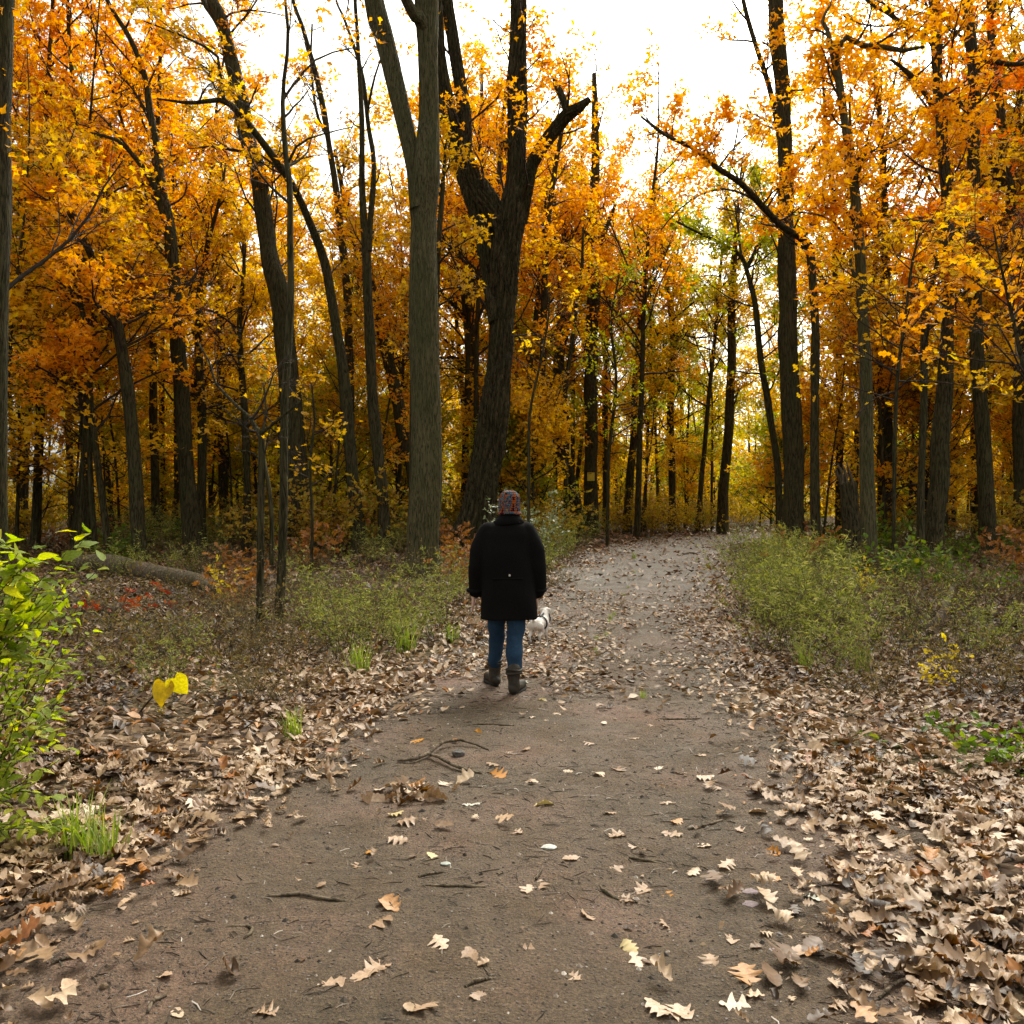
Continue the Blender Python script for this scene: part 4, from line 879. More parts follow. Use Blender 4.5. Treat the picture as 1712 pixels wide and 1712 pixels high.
near_shrub('broad_leaved_shrub', 'bright green broad leaved shrub reaching in from the left edge at head height', (-3.05, 4.3, 0),
           [px(x, y, d) for x, y, d in ((138, 905, 4.4), (95, 885, 4.3), (60, 905, 4.1), (30, 925, 4.0), (115, 950, 4.5), (75, 960, 4.2), (20, 965, 4.2), (150, 940, 4.7), (45, 1000, 4.4), (-10, 900, 4.2), (110, 925, 4.2), (50, 940, 4.0), (10, 1010, 4.1), (85, 1010, 4.6), (185, 925, 4.9))], 13, .10, .35, 41, LM)
near_shrub('green_shrub', 'low green shrub with small leaves at the left edge, above the leaf litter', (-2.62, 3.95, 0),
           [px(x, y, d) for x, y, d in ((110, 1085, 4.3), (165, 1095, 4.4), (60, 1120, 4.1), (100, 1165, 4.1), (80, 1215, 3.9), (100, 1270, 3.85), (60, 1305, 3.8), (95, 1375, 3.8), (40, 1385, 3.75), (20, 1160, 4.0), (30, 1240, 3.9), (130, 1130, 4.5), (15, 1100, 3.9), (5, 1330, 3.7), (60, 1180, 3.9), (50, 1260, 3.8), (10, 1400, 3.7))], 14, .062, .12, 42, LM)
near_shrub('green_shrub', 'shaded green shrub behind the two brighter ones at the left edge', (-3.3, 5.4, 0),
           [px(x, y, d) for x, y, d in ((40, 1010, 5.4), (90, 1000, 5.6), (120, 1040, 5.5), (10, 1050, 5.3), (70, 1065, 5.2), (150, 985, 5.8), (20, 960, 5.5), (0, 1100, 5.2), (110, 1090, 5.4), (50, 1130, 5.2), (160, 1050, 5.9))], 12, .07, .25, 43, LM)
HEART = [leaf_mesh('heart_leaf', 330 + k, leaf_material('heart_leaf%d' % k, [(0, c), (1, c)], .4, src='obj', mott=5), .4, .18 + .12 * k, -.3, 0, True) for k, c in enumerate([(.80, .70, .03), (.62, .43, .02)])]
def yellow_sprig():
    b = gpx(262, 1215); root = empty('yellow_leaf_sprig', b, 'thin dark stem with two large yellow heart shaped leaves, left of the path', 'plant')
    d = b[1]; a = Acc()
    tip = px(290, 1136, d) - b
    P = quadarc(np.array([-.18, .05, -.02]), tip, .06, 10); tubes(a, P, np.linspace(.008, .0035, 10), 6); a.obj('stem', TWIG, root)
    for (x, y), m, yd, zd, s in (((291, 1134), 0, (.5, .15, -.8), (.1, -1, .15), .155), ((276, 1143), 1, (-.1, -.4, -.8), (-.05, -.8, .55), .165)):
        o = link('leaf', HEART[m], root); y_ = nrm(np.array(yd, float)); z_ = np.array(zd, float); z_ = nrm(z_ - y_ * (z_ @ y_)); x_ = np.cross(y_, z_); p = px(x, y, d - .02) - b
        o.matrix_local = Matrix(((x_[0], y_[0], z_[0], p[0]), (x_[1], y_[1], z_[1], p[1]), (x_[2], y_[2], z_[2], p[2]), (0, 0, 0, 1))) @ Matrix.Diagonal((s, s, s, 1))
yellow_sprig()

# sprays of leaves on thin stems that hang in front of the wood
def spray_tree(name, label, d, base, pts, nl, size, color, seed, tpl_=OAK, n1=10, L1=.9, z0=1.5, up=.6):
    traced_tree(name, label, 'tree', d, [[(base[0], base[1], 6)] + pts], leaf=dict(z0=z0, n1=n1, L1=L1, nl=nl, size=size, tpl=tpl_, k2=4, k3=3, el=(-15, 30)), color=color, seed=seed, flare=.1, sides=6)
BRIGHT = (1.0, .62, .05, 1)
spray_tree('yellow_sapling', 'slender sapling with bright yellow leaf sprays just right of the oak', 21, (884, 940), [(884, 800, 6), (886, 690, 5), (905, 600, 4), (918, 520, 3), (915, 480, 2)], 1.3, .16, BRIGHT, 61, n1=11, L1=1.1, z0=4.4)
spray_tree('orange_sapling', 'near sapling with large orange leaves in front of the far right trunks', 13, (1745, 980), [(1735, 800, 8), (1715, 640, 7), (1690, 520, 6), (1672, 440, 4), (1660, 380, 3)], 3, .17, ORANGE, 62, n1=15, L1=1.6, z0=3.2)
spray_tree('orange_sapling', 'thin sapling with orange leaf sprays behind the pale right trunk', 18, (1492, 965), [(1495, 800, 7), (1500, 640, 6), (1515, 520, 5), (1525, 440, 4), (1540, 380, 3)], 3, .16, GOLD, 63, n1=16, L1=1.7, z0=3.6)
spray_tree('russet_sapling', 'thin sapling with russet leaves left of the slim pale stem', 17, (520, 985), [(522, 860, 6), (518, 780, 5), (526, 700, 4), (520, 640, 3)], 2, .15, RUST, 64, n1=9, L1=.9, z0=1.7)
spray_tree('green_sapling', 'thin sapling with yellow green leaves by the sign tree', 34, (1015, 900), [(1018, 760, 6), (1030, 640, 5), (1022, 540, 4), (1035, 460, 3)], 5, .16, LIME, 65, n1=18, L1=1.8, z0=4, tpl_=STAR)

# ------------------------------------------------------------------ dead wood
def ground_tube(name, label, cat, rows, m, sides=8, seed=1, parent=None, group=None, knots=0):
    """rows: (photo x, photo y on the ground, width px, lift m)"""
    R = []
    for x, y, w, lift in rows:
        p = gpx(x, y); R.append([p[0], p[1], max(p[2], float(pz(p[0], p[1])[0]) - .004 if y > 1150 else -9) + lift + w / FPX * p[1] * .5, w / FPX * p[1] * .5])
    R = np.array(R); b = R[0, :3].copy()
    if parent is not None: b = np.array(parent.location)
    R[:, :3] -= b; a = Acc(); stem_tube(a, R, sides, 10 if R[0, 3] < .05 else 5, 0, 0, seed)
    o = a.obj(name, m, parent)
    if parent is None: o.location = b; tag(o, label, cat, group)
    return o
lg = ground_tube('fallen_log', 'mossy fallen log lying among litter on the left', 'log', [(120, 962, 27, .04), (180, 962, 29, .06), (250, 976, 28, .06), (330, 992, 25, .03), (352, 999, 19, 0)], DEADWOOD, 18, 71)
ground_tube('fallen_log', 'short rotten log in the litter left of the slim pale stem', 'log', [(100, 1026, 14, 0), (160, 1028, 15, 0), (205, 1036, 12, 0)], DEADWOOD, 12, 72)
ground_tube('fallen_log', 'thin pale log lying behind the dead branch on the right', 'log', [(1600, 1008, 9, .02), (1650, 1012, 9, .02), (1690, 1010, 8, .02), (1730, 1002, 7, .02)], DEADWOOD, 10, 73)
def dead_branch():
    r = ground_tube('dead_branch', 'crooked dark dead branch rising from the weeds on the right', 'branch', [(1540, 1062, 15, 0), (1558, 1060, 15, .02), (1575, 1058, 13, .15), (1585, 1052, 11, .3), (1592, 1045, 7, .42)], DEADWOOD, 10, 74)
    for k, rw in enumerate([[(1566, 1059, 8, .05), (1540, 1045, 6, .1), (1510, 1030, 5, .12), (1478, 1022, 3, .1)], [(1570, 1058, 7, .1), (1600, 1052, 5, .12), (1640, 1050, 4, .05)], [(1558, 1060, 6, .02), (1530, 1072, 4, .02), (1500, 1075, 3, .01)]]):
        ground_tube('side_branch', None, None, rw, DEADWOOD, 6, 75 + k, r)
dead_branch()
def snag():
    d = 25.0; x0 = (1424 - CPX) / FPX * d; b = np.array([x0, d, gz1(x0, d)]); root = empty('broken_stump', b, 'tall broken stump with splintered top beside the pale right trunk', 'stump')
    a = Acc(); rows = [[*(px(x, y, d) - b), w / FPX * d / 2] for x, y, w in ((1424, 935, 36), (1424, 880, 31), (1420, 830, 29), (1416, 806, 27))]; rows[0][2] = -.1
    stem_tube(a, np.array(rows), 20, 8, .1, .3, 81); a.obj('trunk', BARK_O, root)
    r = rng_of(82)
    for k in range(7):
        s = Acc(); p = px(1416 + r.uniform(-11, 11), 810, d + r.uniform(-.15, .15)) - b; q = p + np.array([r.uniform(-.3, .05), 0, r.uniform(.25, .75)])
        tubes(s, np.array([p, (p + q) / 2 + r.normal(0, .02, 3), q]), np.array([.07, .05, .006]), 5); s.obj('splinter', DEADWOOD, root)
snag()
def twig(label, rows, group=None, m=None): return ground_tube('twig', label, 'twig', rows, m or DEADWOOD, 6, int(rows[0][0]), None, group)
br = ground_tube('fallen_branch', 'forked dead branch lying across the dirt path behind the walker', 'branch', [(664, 1281, 4, .01), (690, 1280, 6, .015), (716, 1272, 7, .02), (735, 1257, 6, .03), (765, 1252, 4, .03), (800, 1257, 3, .015), (818, 1262, 2, .0)], DEADWOOD, 8, 91)
ground_tube('side_branch', None, None, [(716, 1272, 6, .02), (738, 1280, 6, .02), (752, 1290, 6, .015), (780, 1299, 5, .01), (806, 1303, 4, .0)], DEADWOOD, 8, 92, br)
twig('thin straight twig on the path below the walker', [(780, 1219, 2, .0), (810, 1217, 2, .005), (860, 1221, 2, 0)])
twig('thin twig near the curled leaves at path centre', [(700, 1479, 3, .002), (722, 1473, 3, .006), (742, 1470, 2, 0)])
twig('longer twig below the thin one at path centre', [(705, 1492, 4, .0), (760, 1494, 4, .004), (812, 1497, 4, 0)])
twig('curved dark twig on the left half of the path', [(440, 1508, 2, 0), (500, 1506, 2, .01), (530, 1513, 2, .01), (580, 1517, 2, 0)])
twig('hooked twig on the left foreground path', [(378, 1558, 2, 0), (418, 1557, 2, .004), (420, 1570, 2, .01), (408, 1578, 2, 0)])
twig('short thick dark stick near the left bottom corner', [(88, 1630, 5, 0), (110, 1625, 6, .005), (138, 1617, 4, 0)])
twig('pale bent twig at the bottom left of the path', [(247, 1705, 3, 0), (256, 1688, 3, .01), (278, 1674, 2, 0)])
twig('twig at bottom centre of the path', [(778, 1668, 4, 0), (800, 1658, 4, .006), (822, 1651, 3, 0)])
twig('twig on the right half of the path beside leaf cluster', [(1150, 1398, 4, 0), (1180, 1393, 4, .006), (1208, 1384, 3, 0)])
twig('grey forked stick in the bottom right leaf edge', [(1470, 1688, 6, 0), (1496, 1668, 6, .015), (1526, 1650, 5, 0)])
twig('straight pale twig at the right of path centre', [(1052, 1440, 3, 0), (1085, 1447, 3, .004), (1108, 1450, 2, 0)])
twig('dark twig beside the oak leaf right of path centre', [(1003, 1493, 3, 0), (1012, 1504, 3, .006), (1034, 1514, 2, 0)])
twig('short twig with a leaf near the path centre', [(896, 1483, 3, 0), (903, 1472, 3, .01), (906, 1462, 2, 0)])
twig('twig across the far path above the dog', [(925, 1003, 2, 0), (960, 1004, 2, .02), (990, 1001, 2, 0)])
twig('dark twig lying on the far path near the bend', [(1135, 930, 2, 0), (1155, 927, 3, .03), (1170, 929, 2, 0)])
twig('bent dry branch at left verge of the far path', [(978, 902, 2, .02), (995, 912, 3, .05), (1014, 923, 2, 0)])
twig('twig on the path right of the walker, below the leaf drift', [(1100, 1207, 2, 0), (1135, 1209, 2, .005), (1170, 1207, 2, 0)])
def stone(label, x, y, wpx, hfac, seed, col):
    p = gpx(x, y); p[2] = float(pz(p[0], p[1])[0]); r = rng_of(seed); bm = bmesh.new(); bmesh.ops.create_icosphere(bm, subdivisions=2, radius=1)
    s = wpx / FPX * p[1] / 2
    for v in bm.verts:
        k = 1 + r.normal(0, .09); v.co = Vector((v.co.x * s * k, v.co.y * s * .8 * k, v.co.z * s * hfac * k))
    me = bpy.data.meshes.new('stone'); bm.to_mesh(me); bm.free(); me.materials.append(plain('stone%d' % seed, col, .8, .3, .3, 60, .4, .004))
    o = link('stone', me); o.location = p + np.array([0, 0, s * hfac * .45]); return tag(o, label, 'stone')
stone('angular grey stone beside the fallen branch on the path', 766, 1270, 22, .65, 1, (.10, .09, .08))
stone('flat pale stone at the path centre', 918, 1429, 26, .2, 2, (.42, .42, .38))
stone('flat pinkish paving stone bedded in the path at right', 1255, 1502, 26, .08, 3, (.21, .16, .16))
stone('lower of two flat stones bedded in the path at right', 1254, 1522, 30, .08, 4, (.18, .14, .14))
stone('pale triangular stone bedded in the lower right path', 1292, 1601, 14, .1, 5, (.24, .2, .2))
stone('small grey stone left of path centre', 745, 1456, 18, .3, 6, (.3, .31, .27))
stone('round brown stone or nut at the left foreground path', 174, 1666, 15, .8, 7, (.12, .08, .045))
# ------------------------------------------------------------------ walker and dog
def capsule(acc, p0, p1, r0, r1, sides=16):
    p0, p1 = np.asarray(p0, float), np.asarray(p1, float); ax = p1 - p0; L = np.linalg.norm(ax); t = ax / L
    P, R = [], []
    for a in (80, 60, 40, 20): P.append(p0 - t * r0 * math.sin(math.radians(a))); R.append(r0 * math.cos(math.radians(a)))
    for k in (0, .5, 1): P.append(p0 + ax * k); R.append(r0 + (r1 - r0) * k)
    for a in (20, 40, 60, 80): P.append(p1 + t * r1 * math.sin(math.radians(a))); R.append(r1 * math.cos(math.radians(a)))
    P = np.array(P); n = len(P); ref = np.array([1.0, .1, .03]) if abs(t[2]) > .7 else np.array([.03, .02, 1.0])
    u = nrm(np.cross(t, ref)); w = np.cross(t, u); a = np.arange(sides) * 2 * math.pi / sides
    v = P[:, None] + (u * np.cos(a)[:, None] + w * np.sin(a)[:, None])[None] * np.array(R)[:, None, None]
    solid(acc, v)
def solid(acc, v):
    """closed loft through rings v (n,sides,3)"""
    n, s, _ = v.shape; i = np.arange(n - 1)[:, None] * s; j = np.arange(s)[None]; j2 = (j + 1) % s
    q = np.stack([i + j, i + j2, i + s + j2, i + s + j], -1).reshape(-1, 4); k = acc.k
    acc.quads(v.reshape(-1, 3), q)
    acc.l.append(np.arange(s)[::-1] + k); acc.l.append(np.arange(s) + (n - 1) * s + k); acc.n.append(np.array([s, s], np.int32)); acc.m.append(np.zeros(2, np.int32))
def rings(rows, sides=28, pw=2.0):
    """rows: z, cx, cy, hx, hy -> rings of superellipses"""
    a = np.arange(sides) * 2 * math.pi / sides; out = []
    for z, cx, cy, hx, hy in rows:
        c, s = np.cos(a), np.sin(a); e = 2 / pw
        out.append(np.column_stack([cx + hx * np.sign(c) * np.abs(c) ** e, cy + hy * np.sign(s) * np.abs(s) ** e, np.full(sides, z)]))
    return np.array(out)
def ell(acc, c, r, n=10, s=18):
    ph = np.linspace(-88, 88, n); solid(acc, rings([(c[2] + r[2] * math.sin(math.radians(p)), c[0], c[1], r[0] * math.cos(math.radians(p)), r[1] * math.cos(math.radians(p))) for p in ph], s))
def chain(acc, pts, rad):
    for k in range(len(pts) - 1): capsule(acc, pts[k], pts[k + 1], rad[k], rad[k + 1])
def fused(acc, name, m, parent, voxel, smooth=4, wr=0.0, seed=0, wscale=9.0):
    me = acc.mesh(name + '_raw', m); o = bpy.data.objects.new(name + '_raw', me); C.objects.link(o)
    rm = o.modifiers.new('r', 'REMESH'); rm.mode = 'VOXEL'; rm.voxel_size = voxel
    sm = o.modifiers.new('s', 'SMOOTH'); sm.iterations = smooth; sm.factor = .5
    dg = bpy.context.evaluated_depsgraph_get(); ev = bpy.data.meshes.new_from_object(o.evaluated_get(dg))
    bpy.data.objects.remove(o); bpy.data.meshes.remove(me)
    if wr:
        co = np.empty(len(ev.vertices) * 3, np.float32); ev.vertices.foreach_get('co', co); co = co.reshape(-1, 3)
        no = np.empty(len(ev.vertices) * 3, np.float32); ev.vertices.foreach_get('normal', no); no = no.reshape(-1, 3)
        s = wscale; f = np.sin(co[:, 2] * s * 5 + 2.2 * np.sin(co[:, 0] * s * 1.7 + seed) + co[:, 1] * s) * .6 + np.sin(co[:, 2] * s * 2.3 + co[:, 0] * s * 2.2 + seed)
        co += no * (f * wr)[:, None]; ev.vertices.foreach_set('co', co.ravel())
    ev.polygons.foreach_set('use_smooth', np.ones(len(ev.polygons), bool)); ev.update()
    ev.materials.clear(); ev.materials.append(m); ev.name = name
    return link(name, ev, parent)

SKIN = plain('skin', (.55, .34, .26), .55, .35, .1, 25)
WOOL = plain('black_wool', (.0055, .0052, .005), .95, .1, .35, 120, .35, .004)
VELVET = plain('black_collar', (.004, .004, .004), .9, .1, .2, 60)
OLIVES = plain('olive_lining', (.085, .085, .05), .85, .15, .25, 80, .3, .003)
def denim():
    m, t, b, o = mat('blue_denim'); tc = N(t, 'ShaderNodeTexCoord').outputs['Object']
    c = mix(t, ramp(t, noise(t, tc, 6, 4, .6), [(.35, (0, 0, 0)), (.7, (1, 1, 1))]), (.013, .032, .066), (.026, .062, .115))
    c = mix(t, .5, c, ramp(t, noise(t, mapping(t, tc, (1, 1, .25)), 260, 2, .6), [(.3, (.55, .55, .55)), (.7, (1.35, 1.35, 1.35))]), 'MULTIPLY')
    t.links.new(c, b.inputs['Base Color']); b.inputs['Roughness'].default_value = .9; b.inputs['Specular IOR Level'].default_value = .15
    bump(t, b, noise(t, tc, 40, 4, .6), .4, .006); return m
LEATHER = plain('worn_boot_leather', (.026, .020, .012), .6, .35, .45, 35, .5, .006)
SOLE = plain('boot_sole', (.02, .018, .015), .8, .2, .3, 40)
def knit():
    m, t, b, o = mat('striped_knit'); tc = N(t, 'ShaderNodeTexCoord').outputs['Object']
    v = mapping(t, tc, (1.7, 1.7, .75)); nz = N(t, 'ShaderNodeTexNoise'); nz.inputs['Scale'].default_value = 11; nz.inputs['Detail'].default_value = 1.5
    t.links.new(v, nz.inputs['Vector']); sep = N(t, 'ShaderNodeSeparateXYZ'); t.links.new(tc, sep.inputs[0])
    row = N(t, 'ShaderNodeMath', operation='SINE'); mul = N(t, 'ShaderNodeMath', operation='MULTIPLY'); mul.inputs[1].default_value = 330; t.links.new(sep.outputs[2], mul.inputs[0]); t.links.new(mul.outputs[0], row.inputs[0])
    f = N(t, 'ShaderNodeMath', operation='MULTIPLY_ADD'); f.inputs[1].default_value = .022; t.links.new(row.outputs[0], f.inputs[0]); t.links.new(nz.outputs['Fac'], f.inputs[2])
    c = ramp(t, f.outputs[0], [(0, (.02, .005, .015)), (.35, (.30, .065, .006)), (.42, (.012, .10, .15)), (.47, (.03, .006, .010)), (.51, (.34, .10, .008)), (.54, (.02, .14, .20)), (.59, (.035, .007, .012)), (.62, (.25, .015, .015)), (.66, (.02, .12, .17)), (.71, (.34, .16, .015))], 'CONSTANT')
    t.links.new(c, b.inputs['Base Color']); b.inputs['Roughness'].default_value = .95; b.inputs['Specular IOR Level'].default_value = .1
    bump(t, b, row.outputs[0], .4, .004); return m
def build_person():
    d0 = 7.2; k = d0 / FPX; x0 = (847 - CPX) * k; base = np.array([x0, d0, 0.022])
    root = empty('person', base, 'person from behind in long black coat, jeans and striped knit hat on path', 'person')
    a = Acc()                                                     # the body, one continuous surface
    chain(a, [(0, 0, .90), (0, -.005, 1.08), (0, .0, 1.3), (.01, .01, 1.40)], [.12, .11, .115, .065])
    chain(a, [(.01, .01, 1.38), (.02, .025, 1.52)], [.058, .055])
    ell(a, (.024, .03, 1.605), (.076, .095, .112)); capsule(a, (.024, .075, 1.55), (.024, .095, 1.53), .045, .03); capsule(a, (.024, .118, 1.61), (.024, .138, 1.575), .010, .014)
    for s in (-1, 1): ell(a, (.024 + s * .08, .03, 1.585), (.014, .022, .033), 6, 8); capsule(a, (.024 + s * .03, .105, 1.61), (.024 + s * .035, .104, 1.61), .014, .012)
    capsule(a, (.006, .118, 1.535), (.042, .118, 1.535), .009, .009)
    chain(a, [(.075, 0, .85), (.074, -.03, .47), (.064, -.14, .19), (.062, -.165, .09)], [.075, .05, .04, .036]); chain(a, [(-.078, .01, .84), (-.086, .11, .48), (-.104, .185, .20), (-.105, .19, .09)], [.075, .046, .038, .034])
    chain(a, [(.062, -.17, .05), (.115, .0, .035)], [.035, .03]); chain(a, [(-.105, .19, .05), (-.165, .36, .035)], [.035, .03])
    chain(a, [(-.16, 0, 1.37), (-.262, -.01, 1.10), (-.268, .05, .85), (-.285, .048, .80)], [.055, .042, .028, .026])
    chain(a, [(.16, 0, 1.37), (.272, -.01, 1.10), (.265, .06, .85), (.258, .08, .80)], [.055, .042, .028, .026])
    # left hand hangs half open, right hand close to the coat
    for sx, W_, fl in ((-1, np.array([-.288, .045, .792]), .5), (1, np.array([.258, .085, .80]), 1.0)):
        for j in range(4): capsule(a, W_ + [0, -.028 + .018 * j, -.02], W_ + [sx * .004, -.034 + .022 * j, -.075], .016, .0135)
        for j, L in enumerate((.058, .068, .064, .05)):
            p0 = W_ + np.array([sx * .004, .034 - .022 * j, -.08]); p1 = p0 + np.array([sx * .004, .006, -L * .5]); p2 = p1 + np.array([-sx * .022 * fl, .008, -L * .42])
            capsule(a, p0, p1, .0095, .009, 10); capsule(a, p1, p2, .009, .0075, 10)
        q0 = W_ + np.array([-sx * .006, .035, -.03]); q1 = q0 + np.array([-sx * .016, .022, -.035]); q2 = q1 + np.array([-sx * .004, .006, -.03]); capsule(a, q0, q1, .012, .010, 10); capsule(a, q1, q2, .010, .008, 10)
    fused(a, 'body', SKIN, root, .0085, 2)
    # jeans
    j = Acc()
    chain(j, [(.07, -.005, .80), (.078, -.012, .62), (.074, -.03, .47), (.066, -.105, .30), (.064, -.14, .19)], [.098, .088, .075, .070, .060])
    chain(j, [(-.075, .0, .80), (-.082, .06, .62), (-.086, .11, .48), (-.098, .155, .32), (-.104, .185, .20)], [.096, .085, .070, .066, .058]); ell(j, (0, 0, .86), (.17, .135, .16))
    fused(j, 'jeans', denim(), root, .009, 3, .005, 1, 8)
    # boots
    for nm, (ax, ay), (tx, ty), top in (('boot', (.063, -.165), (.135, .04), .20), ('boot', (-.105, .195), (-.175, .385), .215)):
        b = Acc(); dv = nrm(np.array([tx - ax, ty - ay, 0.0]))
        chain(b, [(ax, ay, top), (ax, ay - .008, .10), (ax, ay - .01, .06)], [.060, .050, .050])
        chain(b, [(ax - dv[0] * .03, ay - dv[1] * .03, .045), (ax + dv[0] * .1, ay + dv[1] * .1, .052), (tx, ty, .045)], [.044, .046, .040])
        bo = fused(b, nm, LEATHER, root, .008, 3, .0025, 3, 14)
        s_ = Acc(); hx = np.array([-dv[1], dv[0], 0])
        V = []
        for z in (-.004, .022):
            ring = []
            for q in np.linspace(0, 2 * math.pi, 20, endpoint=False):
                c, s = math.cos(q), math.sin(q); ctr = np.array([(ax + tx) / 2 - dv[0] * .005, (ay + ty) / 2 - dv[1] * .005, z]); ring.append(ctr + dv * c * .155 + hx * s * (.052 + .006 * c))
            V.append(ring)
        solid(s_, np.array(V)); s_.obj('sole', SOLE, bo)
        for zc in (top + .005, top - .022):
            cu = Acc(); q = np.linspace(0, 2 * math.pi, 25); tubes(cu, np.column_stack([ax + np.cos(q) * .062, ay + np.sin(q) * .062, zc + .006 * np.sin(2 * q + zc * 90)]), np.full(25, .011), 8, cap=False); cu.obj('cuff', LEATHER, bo)
    # coat
    c = Acc()
    solid(c, rings([(1.465, .012, .005, .075, .07), (1.44, .01, .0, .125, .09), (1.405, .006, -.004, .178, .112), (1.34, .004, -.008, .212, .135), (1.2, .0, -.008, .222, .15), (1.02, .002, -.004, .226, .155), (.86, .012, .0, .232, .16), (.70, .018, .0, .238, .168), (.608, .018, .0, .243, .172)], 36, 2.4))
    chain(c, [(-.155, -.005, 1.365), (-.232, -.015, 1.19), (-.255, -.01, 1.06), (-.264, .035, .90), (-.268, .05, .845)], [.082, .084, .078, .070, .066])
    chain(c, [(.165, -.005, 1.365), (.245, -.015, 1.19), (.270, -.01, 1.06), (.275, .04, .90), (.268, .055, .845)], [.082, .084, .080, .072, .066])
    co = fused(c, 'coat', WOOL, root, .011, 4, .0055, 5, 4)
    for s, (cx, cy, cz) in ((-1, (-.268, .05, .852)), (1, (.270, .055, .856))):
        cu = Acc(); q = np.linspace(0, 2 * math.pi, 25); tubes(cu, np.column_stack([cx + np.cos(q) * .066, cy + np.sin(q) * .066, cz + .008 * np.sin(q)]), np.full(25, .017), 8, cap=False); cu.obj('cuff', WOOL, co)
    # collar: a folded band standing round the neck, higher at the back
    cl = Acc(); q = np.radians(np.linspace(-235, 55, 33)); V = []
    for rr, dz in ((.070, .066), (.080, .07), (.104, .03), (.134, -.014), (.124, -.022), (.096, .01), (.066, .045)):
        V.append(np.column_stack([.012 + np.cos(q) * rr * 1.1, .0 + np.sin(q) * rr * .92, 1.44 + dz + .012 * np.cos(q * 1)]))
    V = np.array(V); n, s = V.shape[:2]; V = np.transpose(V, (1, 0, 2)); solid(cl, V); cl.obj('collar', VELVET, co)
    sc = Acc(); q = np.linspace(0, 2 * math.pi, 33); tubes(sc, np.column_stack([.018 + np.cos(q) * .066, .012 + np.sin(q) * .062, 1.50 + .014 * np.cos(q)]), np.full(33, .026), 10, cap=False); sc.obj('neck_scarf', OLIVES, root)
    bt = Acc(); ell(bt, (.026, -.166, .995), (.009, .004, .010), 6, 10); bt.obj('button', plain('metal_button', (.55, .53, .48), .35, .6, .1, 30), co)
    sb = Acc(); P = np.array([[x, -.158 + .35 * x * x * 1.6, .965] for x in np.linspace(-.12, .14, 15)]); tubes(sb, P, np.full(15, .009), 6); sb.obj('half_belt', WOOL, co)
    # knit hat with raised rows
    h = Acc(); rows = []
    for i, t in enumerate(np.linspace(0, 1, 44)):
        z = 1.516 + .205 * t; r = .098 * (1 - max(0, (t - .42) / .58) ** 2.4) ** .5 if t > .42 else .098 - .006 * (1 - t / .42) * (t > .06)
        r = max(r, .006) + (.0022 if i % 2 else -.0015); rows.append((z, .024, .02, r * .99, r * 1.13))
    solid(h, rings(rows, 40)); hat = h.obj('knit_hat', knit(), root)
    bd = Acc(); q = np.linspace(0, 2 * math.pi, 41); tubes(bd, np.column_stack([.024 + np.cos(q) * .096, .02 + np.sin(q) * .109, 1.517 + .004 * np.sin(q * 3)]), np.full(41, .010), 8, cap=False); bd.obj('brim', hat.data.materials[0], hat)
    hr = Acc(); ell(hr, (.024, -.048, 1.522), (.062, .035, .022), 7, 14); hr.obj('hair', plain('brown_hair', (.06, .045, .03), .7, .3, .4, 90, .6, .006), root)
    st = Acc(); tubes(st, np.array([base + [-.272, .075, .70], base + [-.31, .07, .705], base + [-.345, .065, .71]]) - base, np.array([.004, .004, .004]), 6)
    so_ = st.obj('white_stick', plain('white_paper', (.75, .73, .7), .7, .2, .05, 20)); so_.location = base
    tag(so_, 'thin white stick held in the left hand of the walker', 'stick')
build_person()

